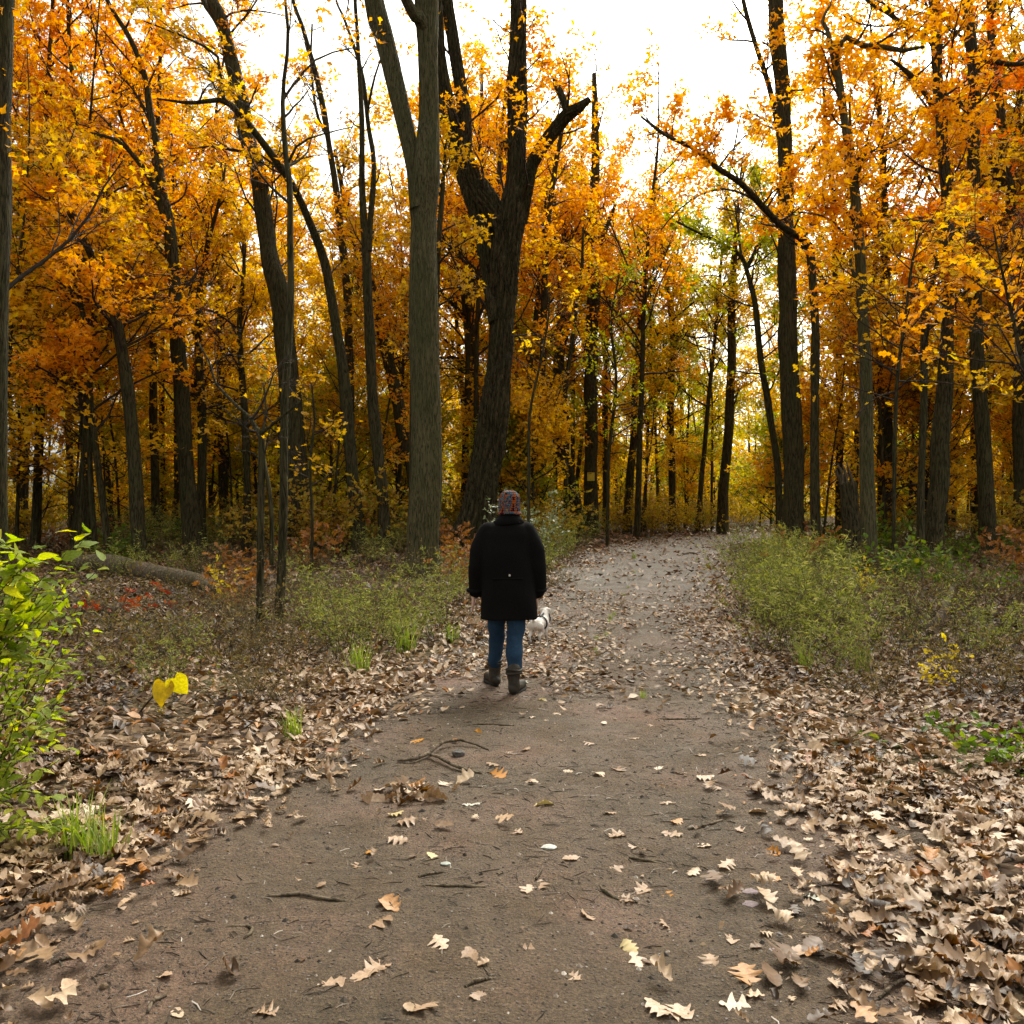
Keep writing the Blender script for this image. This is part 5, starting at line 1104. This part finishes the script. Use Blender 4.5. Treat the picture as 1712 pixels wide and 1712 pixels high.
def build_dog():
    p = gpx(901, 1074); root = empty('dog', (p[0], p[1], p[2] + .012), 'small white dog in a dark harness walking ahead, right of the person', 'dog')
    root.rotation_euler = (0, 0, math.radians(-20)); root.scale = (1.08,) * 3
    a = Acc()                                       # +y is forward
    chain(a, [(0, -.10, .205), (0, .02, .195), (0, .13, .195)], [.066, .062, .074]); ell(a, (0, -.125, .20), (.062, .07, .07)); ell(a, (0, .15, .185), (.066, .075, .085))
    chain(a, [(0, .17, .22), (0, .235, .285)], [.058, .044])
    ell(a, (0, .27, .30), (.046, .055, .045)); capsule(a, (0, .30, .288), (0, .355, .276), .027, .018)
    for s in (-1, 1):
        chain(a, [(s * .028, .245, .33), (s * .052, .235, .325), (s * .06, .245, .285)], [.012, .013, .008])
        f = .03 * s
        chain(a, [(s * .045, -.12, .185), (s * .05, -.07 + f, .118), (s * .047, -.155 + f, .078), (s * .045, -.135 + f, .015)], [.047, .029, .016, .014]); capsule(a, (s * .045, -.135 + f, .012), (s * .045, -.112 + f, .010), .014, .013)
        chain(a, [(s * .045, .15, .165), (s * .045, .135 - f, .095), (s * .043, .15 - f, .015)], [.036, .021, .014]); capsule(a, (s * .043, .15 - f, .012), (s * .043, .172 - f, .010), .014, .013)
    chain(a, [(0, -.175, .235), (0, -.205, .275), (-.012, -.20, .315), (-.02, -.17, .335)], [.019, .014, .011, .006])
    m, t, b, o = mat('white_dog_coat'); tc = N(t, 'ShaderNodeTexCoord').outputs['Object']
    t.links.new(ramp(t, noise(t, tc, 9, 2, .5), [(.0, (.74, .69, .64)), (.66, (.68, .62, .57)), (.74, (.45, .30, .20))]), b.inputs['Base Color']); b.inputs['Roughness'].default_value = .9
    bump(t, b, noise(t, mapping(t, tc, (1, .3, .6)), 160, 3, .7), .6, .006)
    fused(a, 'body', m, root, .0065, 3)
    HM = plain('dark_harness', (.012, .016, .03), .6, .3, .2, 60)
    for cy, cz, rx, rz, tl in ((.06, .196, .074, .077, -.2), (.185, .215, .070, .078, .55)):
        h = Acc(); q = np.linspace(0, 2 * math.pi, 29); tubes(h, np.column_stack([np.cos(q) * rx, cy + np.sin(q) * rz * tl, cz + np.sin(q) * rz]), np.full(29, .0085), 8, cap=False); h.obj('harness_strap', HM, root)
    h = Acc(); tubes(h, np.array([[0, .045, .272], [0, .10, .276], [0, .17, .29]]), np.full(3, .010), 8); h.obj('harness_strap', HM, root)
build_dog()

def build_sign():
    d = 45 - .37; c = px(988, 797, d); w, h = 12.2 / FPX * d, 14 / FPX * d
    m, t, b, o = mat('yellow_sign_paint'); tc = N(t, 'ShaderNodeTexCoord').outputs['Generated']
    v = mapping(t, tc, (9, 1, 16)); f = noise(t, v, 1.4, 2, .6)
    c1 = ramp(t, f, [(.50, (.72, .56, .015)), (.62, (.36, .29, .015))]); t.links.new(c1, b.inputs['Base Color']); b.inputs['Roughness'].default_value = .5
    bm = bmesh.new(); bmesh.ops.create_cube(bm, size=1)
    for q in bm.verts: q.co = Vector((q.co.x * w, q.co.y * .012, q.co.z * h))
    bmesh.ops.bevel(bm, geom=list(bm.edges), offset=.004, segments=1, affect='EDGES')
    me = bpy.data.meshes.new('trail_sign'); bm.to_mesh(me); bm.free(); me.materials.append(m); s = link('trail_sign', me); s.location = c; tag(s, 'small square yellow sign nailed to a trunk by the path bend', 'sign')
    DK = plain('sign_print', (.03, .03, .012), .6, .2, .2, 30)
    a = Acc(); x0, x1, z0, z1 = -w * .38, w * .08, h * .30, h * .38; a.quads([(x0, -.0085, z0), (x1, -.0085, z0 + .01), (x1, -.0085, z1 + .01), (x0, -.0085, z1)], [(0, 1, 2, 3)]); a.obj('printed_line', DK, s)
    for zz in (-.42, .42): n = Acc(); ell(n, (0, -.008, h * zz), (.012, .006, .012), 5, 8); n.obj('nail', DK, s)
build_sign()

# ------------------------------------------------------------------ fallen leaves
FALLEN_P = leaf_material('loose_leaf', [(0, (.30, .19, .11)), (.3, (.42, .29, .19)), (.8, (.58, .44, .32)), (.93, (.62, .50, .38)), (1, (.42, .20, .05))], .12, src='obj', spec=.35, rough=.5, mott=7)
def fallen_template(seed, kind, flat_=1.0):
    r = rng_of(seed); n = 17; t = np.linspace(0, 1, n)
    env = np.sin(np.pi * np.clip(t, 0, 1) ** .85) ** .7; lob = 1 + .42 * np.cos(2 * np.pi * (t * r.uniform(2.6, 3.8) + r.random())) * sstep(.05, .2, t)
    w = {'oak': .29 * env * lob ** 1.15, 'round': .31 * env, 'broad': .38 * env * lob ** .7}[kind]
    w[0] = .015; w[-1] = 0
    if flat_ < 1 and kind == 'oak': w = w * np.clip(lob, .5, 1.4) ** .8
    w0_ = None
    w = w * (1 + r.normal(0, .09, n)); cr = r.uniform(.6, 3.2) * flat_; lb = r.uniform(-.9, 1.1) * flat_; sgn = r.choice([-1, 1], p=[.35, .65]); V = []
    wl = w * r.uniform(.6, 1.05) if kind == 'round' else .3 * env * (1 + .45 * np.cos(2 * np.pi * (t * r.uniform(2.6, 3.8) + r.random())) * sstep(.05, .2, t)) * r.uniform(.75, 1.1) * (1 + r.normal(0, .08, n)); wl[0] = .015; wl[-1] = 0; tw = r.uniform(-.5, .5)
    for i in range(n):
        a = lb * t[i]; y = t[i] * (1 - .12 * abs(lb)) - .5; zc = .18 * lb * (t[i] - .5) ** 2 * 4 * .5
        for s, ww in ((-1, wl[i]), (0, 0), (1, w[i])):
            th = cr * ww * 2.2; x = s * ww * (math.sin(th) / th if th > .01 else 1); z = sgn * ww * (1 - math.cos(th)) / max(th, .05) + zc + r.normal(0, .02) * (s != 0) + s * ww * tw * (t[i] - .5)
            V.append((x, y, z))
    V = np.array(V); V[:, 2] -= V[:, 2].min()
    loops = []
    for i in range(n - 1):
        b = i * 3; loops += [b, b + 1, b + 4, b + 3, b + 1, b + 2, b + 5, b + 4]
    return V, loops, np.full(2 * (n - 1), 4, np.int32)
FT = [fallen_template(400 + k, ['oak', 'oak', 'round', 'broad', 'oak', 'broad'][k % 6]) for k in range(18)]
FTP = [fallen_template(460 + k, ['oak', 'oak', 'broad', 'oak', 'round'][k % 5], .25) for k in range(10)]
FM = []
for V, lo, sz in FT + FTP:
    a = Acc(); a.add(V, lo, sz); FM.append(a.mesh('fallen_leaf', FALLEN_I if len(FM) < len(FT) else FALLEN_P))
PALEY = leaf_material('pale_yellow_leaf', [(0, (.46, .36, .17)), (1, (.52, .41, .20))], .12, src='obj')
AMBERL = leaf_material('amber_fallen_leaf', [(0, (.40, .16, .015)), (1, (.50, .22, .02))], .15, src='obj')
WHITEL = leaf_material('grey_fallen_leaf', [(0, (.44, .43, .35)), (1, (.50, .48, .40))], .1, src='obj')
FMX = {}
def leaf_obj(x, y, size, label, group=None, m=None, k=None, tilt=.18, lift=.0):
    k = rg.randrange(len(FM)) if k is None else k; me = FM[k]
    if m is not None:
        if (k, m.name) not in FMX: c = me.copy(); c.materials.clear(); c.materials.append(m); FMX[(k, m.name)] = c
        me = FMX[(k, m.name)]
    o = link('fallen_leaf', me); o.location = (x, y, float(pz(x, y)[0]) - .002 + lift); o.scale = (size,) * 3
    o.rotation_euler = (rg.gauss(0, tilt), rg.gauss(0, tilt), rg.uniform(0, 6.28)); return tag(o, label, 'leaf', group)
def leaf_px(x, y, size, label, **kw): p = gpx(x, y); return leaf_obj(p[0], p[1], size, label, **kw)
for x, y, s, lb, m, k in [(1055, 1595, .085, 'pale yellow oval leaf lying upright in the lower path centre', PALEY, 2), (655, 1527, .135, 'large rolled tan leaf on the path left of centre', None, 3), (633, 1556, .125, 'large curled tan oak leaf just below the rolled one', None, 0),
        (1355, 1516, .085, 'whitish green oak leaf alone on the right of the path', WHITEL, 1), (1248, 1645, .12, 'big flat pinkish leaf near the bottom right of path', None, 5), (619, 1434, .06, 'small orange leaf alone on the left of the path', AMBERL, 2), (1291, 1438, .085, 'orange brown leaf standing at the right leaf edge', AMBERL, 3),
        (832, 1303, .12, 'amber curled leaf at the end of the fallen branch', AMBERL, 5), (798, 1229, .09, 'orange leaf on the path just below the walker', AMBERL, 8), (698, 1246, .12, 'orange brown leaf left of the fallen branch', AMBERL, 9), (912, 1354, .12, 'ribbed tan oval leaf on the path centre', PALEY, 8), (662, 1370, .09, 'pale yellow leaf left of path centre', PALEY, 2),
        (1112, 1500, .07, 'yellow brown curled leaf right of path centre', AMBERL, 6), (724, 1443, .085, 'yellowish crumpled leaf left of path centre', PALEY, 9), (789, 1355, .11, 'pale many lobed oak leaf above path centre', WHITEL, 0), (957, 1447, .095, 'grey brown lobed oak leaf lying at the path centre', None, 4), (1303, 1654, .09, 'lobed tan oak leaf beside the big flat pinkish leaf', None, 7),
        (862 + 18, 1146, .10, 'pale leaf beside the right boot of the walker', WHITEL, 5), (905, 1178, .09, 'yellow brown leaf on the path right of the boots', PALEY, 8), (948, 1160, .09, 'orange leaf on the path right of the boots', AMBERL, 3), (1409, 1665, .10, 'deeply lobed tan leaf at the lower right of the path', None, 6)]:
    leaf_px(x, y, s, lb, m=m, k=k if k in (3, 8) else len(FT) + k)
PATHL = [(681, 1385), (714, 1380), (880, 1265), (824, 1289), (891, 1316), (599, 1454), (667, 1418), (864, 1403), (1028, 1461), (1076, 1495), (1050, 1511), (883, 1500), (901, 1490), (737, 1592), (982, 1540), (1116, 1554), (1064, 1618), (785, 1615), (630, 1629), (606, 1647), (710, 1697), (800, 1683), (1096, 1699), (1136, 1704),
         (1103, 1288), (1139, 1297), (1114, 1347), (1132, 1384), (1123, 1404), (1060, 1424), (1032, 1406), (1001, 1302), (1032, 1293), (1326, 1365), (1228, 1695), (1258, 1677), (1337, 1608), (1470, 1633), (1226, 1583), (1173, 1422), (1133, 1704), (1402, 1700), (1171, 1270), (1258, 1257), (556, 1658), (296, 1508), (269, 1643), (298, 1700), (444, 1703), (116, 1668),
         (560, 1330), (700, 1330), (745, 1318), (628, 1232), (590, 1290), (930, 1200), (1010, 1215), (1060, 1240), (890, 1206), (770, 1190), (690, 1200), (985, 1250), (1200, 1330), (1180, 1310), (1240, 1400), (1215, 1460), (1160, 1470), (1290, 1480), (1345, 1440), (1380, 1560), (1310, 1540), (1190, 1620), (960, 1650), (880, 1600), (1020, 1370), (950, 1300), (1090, 1220)]
for x, y in PATHL: leaf_px(x, y, rg.uniform(.06, .115), 'dry tan leaf lying loose on the bare dirt path', group='loose leaves on the bare path', k=len(FT) + rg.randrange(len(FTP)), tilt=.12)
for _ in range(26): leaf_px(rg.gauss(690, 34), rg.gauss(1333, 10), rg.uniform(.08, .14), 'dry brown leaf in the small heap left of the fallen branch', group='small heap of leaves on the path', tilt=.5, lift=rg.uniform(0, .03))
# litter heaped along the verges: the nearest leaves singly, the rest as one mass
def near_litter():
    n = 0
    while n < 170:
        d = math.sqrt(rg.uniform(2.4 ** 2, 4.6 ** 2)); u = rg.choice([rg.uniform(-10, 620), rg.uniform(1300, 1725)]); x = (u - CPX) / FPX * d
        if path_dist(x, d)[0] < PHW + .02: continue
        s = 'left' if u < CPX else 'right'
        leaf_obj(x, d, rg.uniform(.06, .135), 'dry curled leaf on top of the litter in the %s foreground' % s, 'top leaves of the %s foreground litter' % s, tilt=.28, lift=rg.uniform(.0, .022)); n += 1
near_litter()
def litter():
    r = rng_of(500); a = Acc()
    def scatter(d0, d1, dens, tps, smin, smax, tilt, lift, umin=-60, umax=1775, prob=None):
        area = (umax - umin) / FPX * (d1 * d1 - d0 * d0) / 2; n = int(area * dens); d = np.sqrt(r.uniform(d0 * d0, d1 * d1, n)); u = r.uniform(umin, umax, n); x = (u - CPX) / FPX * d
        ed = path_dist(x, d) - PHW; p = prob(x, d, ed, u); p = np.where((np.abs(x + .05) < .3) & (np.abs(d - 7.05) < .65), p * .12, p); keep = r.random(n) < p; x, d = x[keep], d[keep]; n = len(x); z = np.where(path_dist(x, d) < PHW + .1, pz(x, d) - .004, gz(x, d))
        ti = r.integers(len(tps), size=n); S_ = r.uniform(smin, smax, n); az = r.random(n) * 6.283; rx = r.normal(0, tilt, n); ry = r.normal(0, tilt, n); up = .006 + r.random(n) * lift
        # colour drifts in patches, leaf tone set darker away from the path
        base = .18 + .46 * vnoise(x * 2.2, d * 2.2, 12) + r.normal(0, .24, n); base = base - .22 * sstep(1.0, 3.0, path_dist(x, d) - PHW); base = np.where(r.random(n) < .045, r.uniform(.92, 1, n), np.clip(base, 0, .9))
        for k, (V, lo, sz) in enumerate(tps):
            s = np.where(ti == k)[0]; m = len(s)
            if m == 0: continue
            cz, sn = np.cos(az[s])[:, None], np.sin(az[s])[:, None]
            X, Y, Z = [np.repeat(V[None, :, i] , m, 0) * S_[s][:, None] for i in range(3)]
            Z2 = Z + X * np.sin(rx[s])[:, None] + Y * np.sin(ry[s])[:, None]; mn = Z2.min(1, keepdims=True)
            P = np.stack([x[s][:, None] + X * cz - Y * sn, d[s][:, None] + X * sn + Y * cz, z[s][:, None] + up[s][:, None] + Z2 - mn * .8], -1)
            a.add(P.reshape(-1, 3), np.arange(m)[:, None] * len(V) + np.asarray(lo)[None], np.tile(sz, m), np.repeat(base[s], len(V)))
    def simple(V):                                    # every other station only, for leaves farther off
        idx = [0, 4, 10, 16]; W_ = V.reshape(17, 3, 3)[idx].reshape(-1, 3); lo = []
        for i in range(3): b = i * 3; lo += [b, b + 1, b + 4, b + 3, b + 1, b + 2, b + 5, b + 4]
        return W_, lo, np.full(6, 4, np.int32)
    def flat(V): return V.reshape(17, 3, 3)[[0, 8, 16]][[0, 1, 1, 2], [1, 0, 2, 1]], [0, 2, 3, 1], np.array([4], np.int32)
    FS = [simple(f[0]) for f in FT]; FF = [flat(f[0]) for f in FT]
    def edge(x, d, ed, u): return np.where(ed > 0, 1.0, np.exp(ed / .16)) * np.where(ed > 3.5, .75, 1) * (.45 + .55 * sstep(.25, .6, vnoise(x * 1.6, d * 1.6, 11)))
    scatter(2.2, 5.2, 560, FT + FTP, .035, .125, .26, .03, prob=edge)
    scatter(5.2, 9, 480, FS, .04, .105, .36, .035, prob=edge)
    scatter(9, 16, 230, FS, .055, .12, .42, .05, prob=edge)
    scatter(16, 30, 55, FF, .11, .20, .3, .06, prob=edge)
    scatter(30, 60, 16, FF, .16, .3, .3, .06, prob=edge)
    # leaves blown over the path: a drift past the walker, thin elsewhere
    def drift(x, d, ed, u):
        c = np.interp(d, PC[:, 1], PC[:, 0]); lat = (x - c)
        band = sstep(6.6, 7.6, d) * (1 - sstep(11.5, 15.5, d)); gap = np.exp(-((lat - .42) / .30) ** 2)
        f = .10 + band * (.75 - .6 * gap) + .35 * (d > 14) * (.4 + .6 * np.abs(lat) / PHW) + .25 * (np.abs(lat) > 1.1)
        return np.where(ed < .05, f * (.55 + .45 * np.sin(x * 2.3 + d * 1.7) * np.sin(d * 1.1)), 0)
    scatter(2.2, 7.5, 420, FF, .012, .045, .3, .02, prob=edge)
    scatter(2.3, 6.2, 70, FTP, .015, .055, .1, .006, prob=drift)
    scatter(6.2, 16, 330, FS, .05, .10, .25, .022, prob=drift)
    scatter(16, 50, 45, FF, .1, .2, .2, .02, prob=drift)
    tag(a.obj('leaf_litter', FALLEN), 'brown and tan leaf litter covering the verges and forest floor', kind='stuff')
litter()
def debris():
    """crumbs of bark, grit and bits of twig pressed into the path"""
    r = rng_of(510); a = Acc()
    n = 42000; d = np.sqrt(r.uniform(2.2 ** 2, 9.5 ** 2, n)); u = r.uniform(-30, 1740, n); x = (u - CPX) / FPX * d; k = path_dist(x, d) < PHW + .15; x, d = x[k], d[k]; n = len(x)
    kn = np.sin(x * 3.3 + np.sin(d * 2)) * np.sin(d * 2.7 + x) + r.normal(0, .5, n); k = kn > -.2; x, d = x[k], d[k]; n = len(x); z = pz(x, d)
    V = np.array([(1, 0, 0), (.3, .8, .1), (-.8, .5, 0), (-.7, -.6, .1), (.4, -.9, 0), (0, 0, .8)]); lo = [0, 1, 5, 1, 2, 5, 2, 3, 5, 3, 4, 5, 4, 0, 5]
    s = np.minimum(.0038 * np.exp(r.normal(0, .6, n)), .016); az = r.random(n) * 6.28; c, q = np.cos(az)[:, None], np.sin(az)[:, None]; X = V[None, :, 0] * s[:, None] * r.uniform(.6, 1.6, n)[:, None]; Y = V[None, :, 1] * s[:, None]; Z = V[None, :, 2] * s[:, None] - .002
    P = np.stack([x[:, None] + X * c - Y * q, d[:, None] + X * q + Y * c, z[:, None] + Z], -1); a.add(P.reshape(-1, 3), np.arange(n)[:, None] * 6 + np.array(lo)[None], np.tile(np.full(5, 3), n), np.repeat(r.random(n), 6))
    m = 12000; d = np.sqrt(r.uniform(2.2 ** 2, 8.5 ** 2, m)); u = r.uniform(-30, 1740, m); x = (u - CPX) / FPX * d; k = (path_dist(x, d) < PHW + .15) & (np.sin(x * 2.1 + 1) * np.sin(d * 1.9) + r.normal(0, .5, m) > 0); x, d = x[k], d[k]; m = len(x); z = pz(x, d) + .001
    L = r.uniform(.008, .045, m); az = r.random(m) * 6.28; dx, dy = np.cos(az) * L, np.sin(az) * L; bend = r.normal(0, .15, m)
    P = np.stack([np.column_stack([x - dx, d - dy, z]), np.column_stack([x - dy * bend, d + dx * bend, z + .003]), np.column_stack([x + dx, d + dy, z])], 1); tubes(a, P, np.outer(r.uniform(.0008, .0024, m), [1, 1, .6]), 3, r.random(m), 0, False)
    dm, t, b, o = mat('grit_and_bark'); t.links.new(ramp(t, attr(t), [(0, (.012, .008, .005)), (.5, (.035, .025, .016)), (.75, (.12, .09, .065)), (.92, (.26, .21, .165)), (1, (.50, .45, .40))]), b.inputs['Base Color']); b.inputs['Roughness'].default_value = .9
    tag(a.obj('path_debris', dm, smooth=False), 'grit, bark crumbs and twig bits strewn over the dirt path', kind='stuff')
debris()
def ground_cover():
    """low weeds and dead stalks between the trees, too many to count"""
    r = rng_of(520); a = Acc()
    n = 8000; d = np.sqrt(r.uniform(5.5 ** 2, 60 ** 2, n)); u = r.uniform(-80, 1790, n); x = (u - CPX) / FPX * d; ed = path_dist(x, d) - PHW
    kn = np.sin(x * .9 + np.sin(d * .6)) + np.sin(d * .8 + x * .4) + r.normal(0, .6, n); k = (ed > .5) & (kn > -.2) & (r.random(n) < sstep(.4, 2.2, ed)); x, d = x[k], d[k]; n = len(x); z = gz(x, d)
    h = r.uniform(.12, .55, n) * np.where(d > 20, 1.5, 1); dirs = nrm(np.column_stack([r.normal(0, .35, n), r.normal(0, .35, n), np.ones(n)]))
    P, R = grow(r, np.column_stack([x, d, z - .02]), dirs, h, np.full(n, .0025) * np.where(d > 20, 2, 1), 5, -.2, .1); tubes(a, P, R, 3, .2, 0, False)
    k = 7; idx = np.repeat(np.arange(n), k); t = r.uniform(.25, 1, len(idx)) * 4; i = np.minimum(t.astype(int), 3); w = (t - i)[:, None]; pos = P[idx, i] * (1 - w) + P[idx, i + 1] * w
    kind = r.random(n)[idx]; sz = r.uniform(.03, .075, len(idx)) * np.where(d[idx] > 20, 2.0, 1)
    leaves(a, pos, sz, r, KITE, .6, 0, np.clip(kind + r.normal(0, .1, len(idx)), 0, 1))
    n = 5200; d = np.sqrt(r.uniform(4.8 ** 2, 17 ** 2, n)); u = r.uniform(-60, 1770, n); x = (u - CPX) / FPX * d; ed = path_dist(x, d) - PHW
    kn = np.sin(x * 1.1 + np.sin(d * .9)) + np.sin(d * 1.2 + x * .7) + r.normal(0, .5, n); k = (kn > 0) & (r.random(n) < sstep(.3, 2.4, ed) * (.35 + .65 * sstep(5, 9, d))); x, d = x[k], d[k]; n = len(x); z = gz(x, d)
    P, R = grow(r, np.column_stack([x, d, z - .02]), nrm(np.column_stack([r.normal(0, .45, n), r.normal(0, .45, n), np.ones(n)])), r.uniform(.12, .5, n), np.full(n, .002), 5, -.3, .12); tubes(a, P, R, 3, .15, 0, False)
    k = 9; idx = np.repeat(np.arange(n), k); t = r.uniform(.25, 1, len(idx)) * 4; i = np.minimum(t.astype(int), 3); w = (t - i)[:, None]; pos = P[idx, i] * (1 - w) + P[idx, i + 1] * w
    leaves(a, pos, r.uniform(.025, .06, len(idx)), r, KITE, .6, 0, np.clip(r.random(n)[idx] + r.normal(0, .12, len(idx)), 0, 1))
    m = leaf_material('ground_cover_leaf', [(0, (.06, .045, .02)), (.35, (.14, .095, .04)), (.6, (.22, .15, .06)), (.8, (.15, .17, .035)), (1, (.32, .20, .07))], .35)
    tag(a.obj('ground_cover', m, smooth=False), 'low weeds and dead stalks between the trees', kind='stuff')
ground_cover()
for nm, p in WP.items():
    if nm not in wused:
        for ch in list(p.children): bpy.data.objects.remove(ch)
        bpy.data.objects.remove(p)
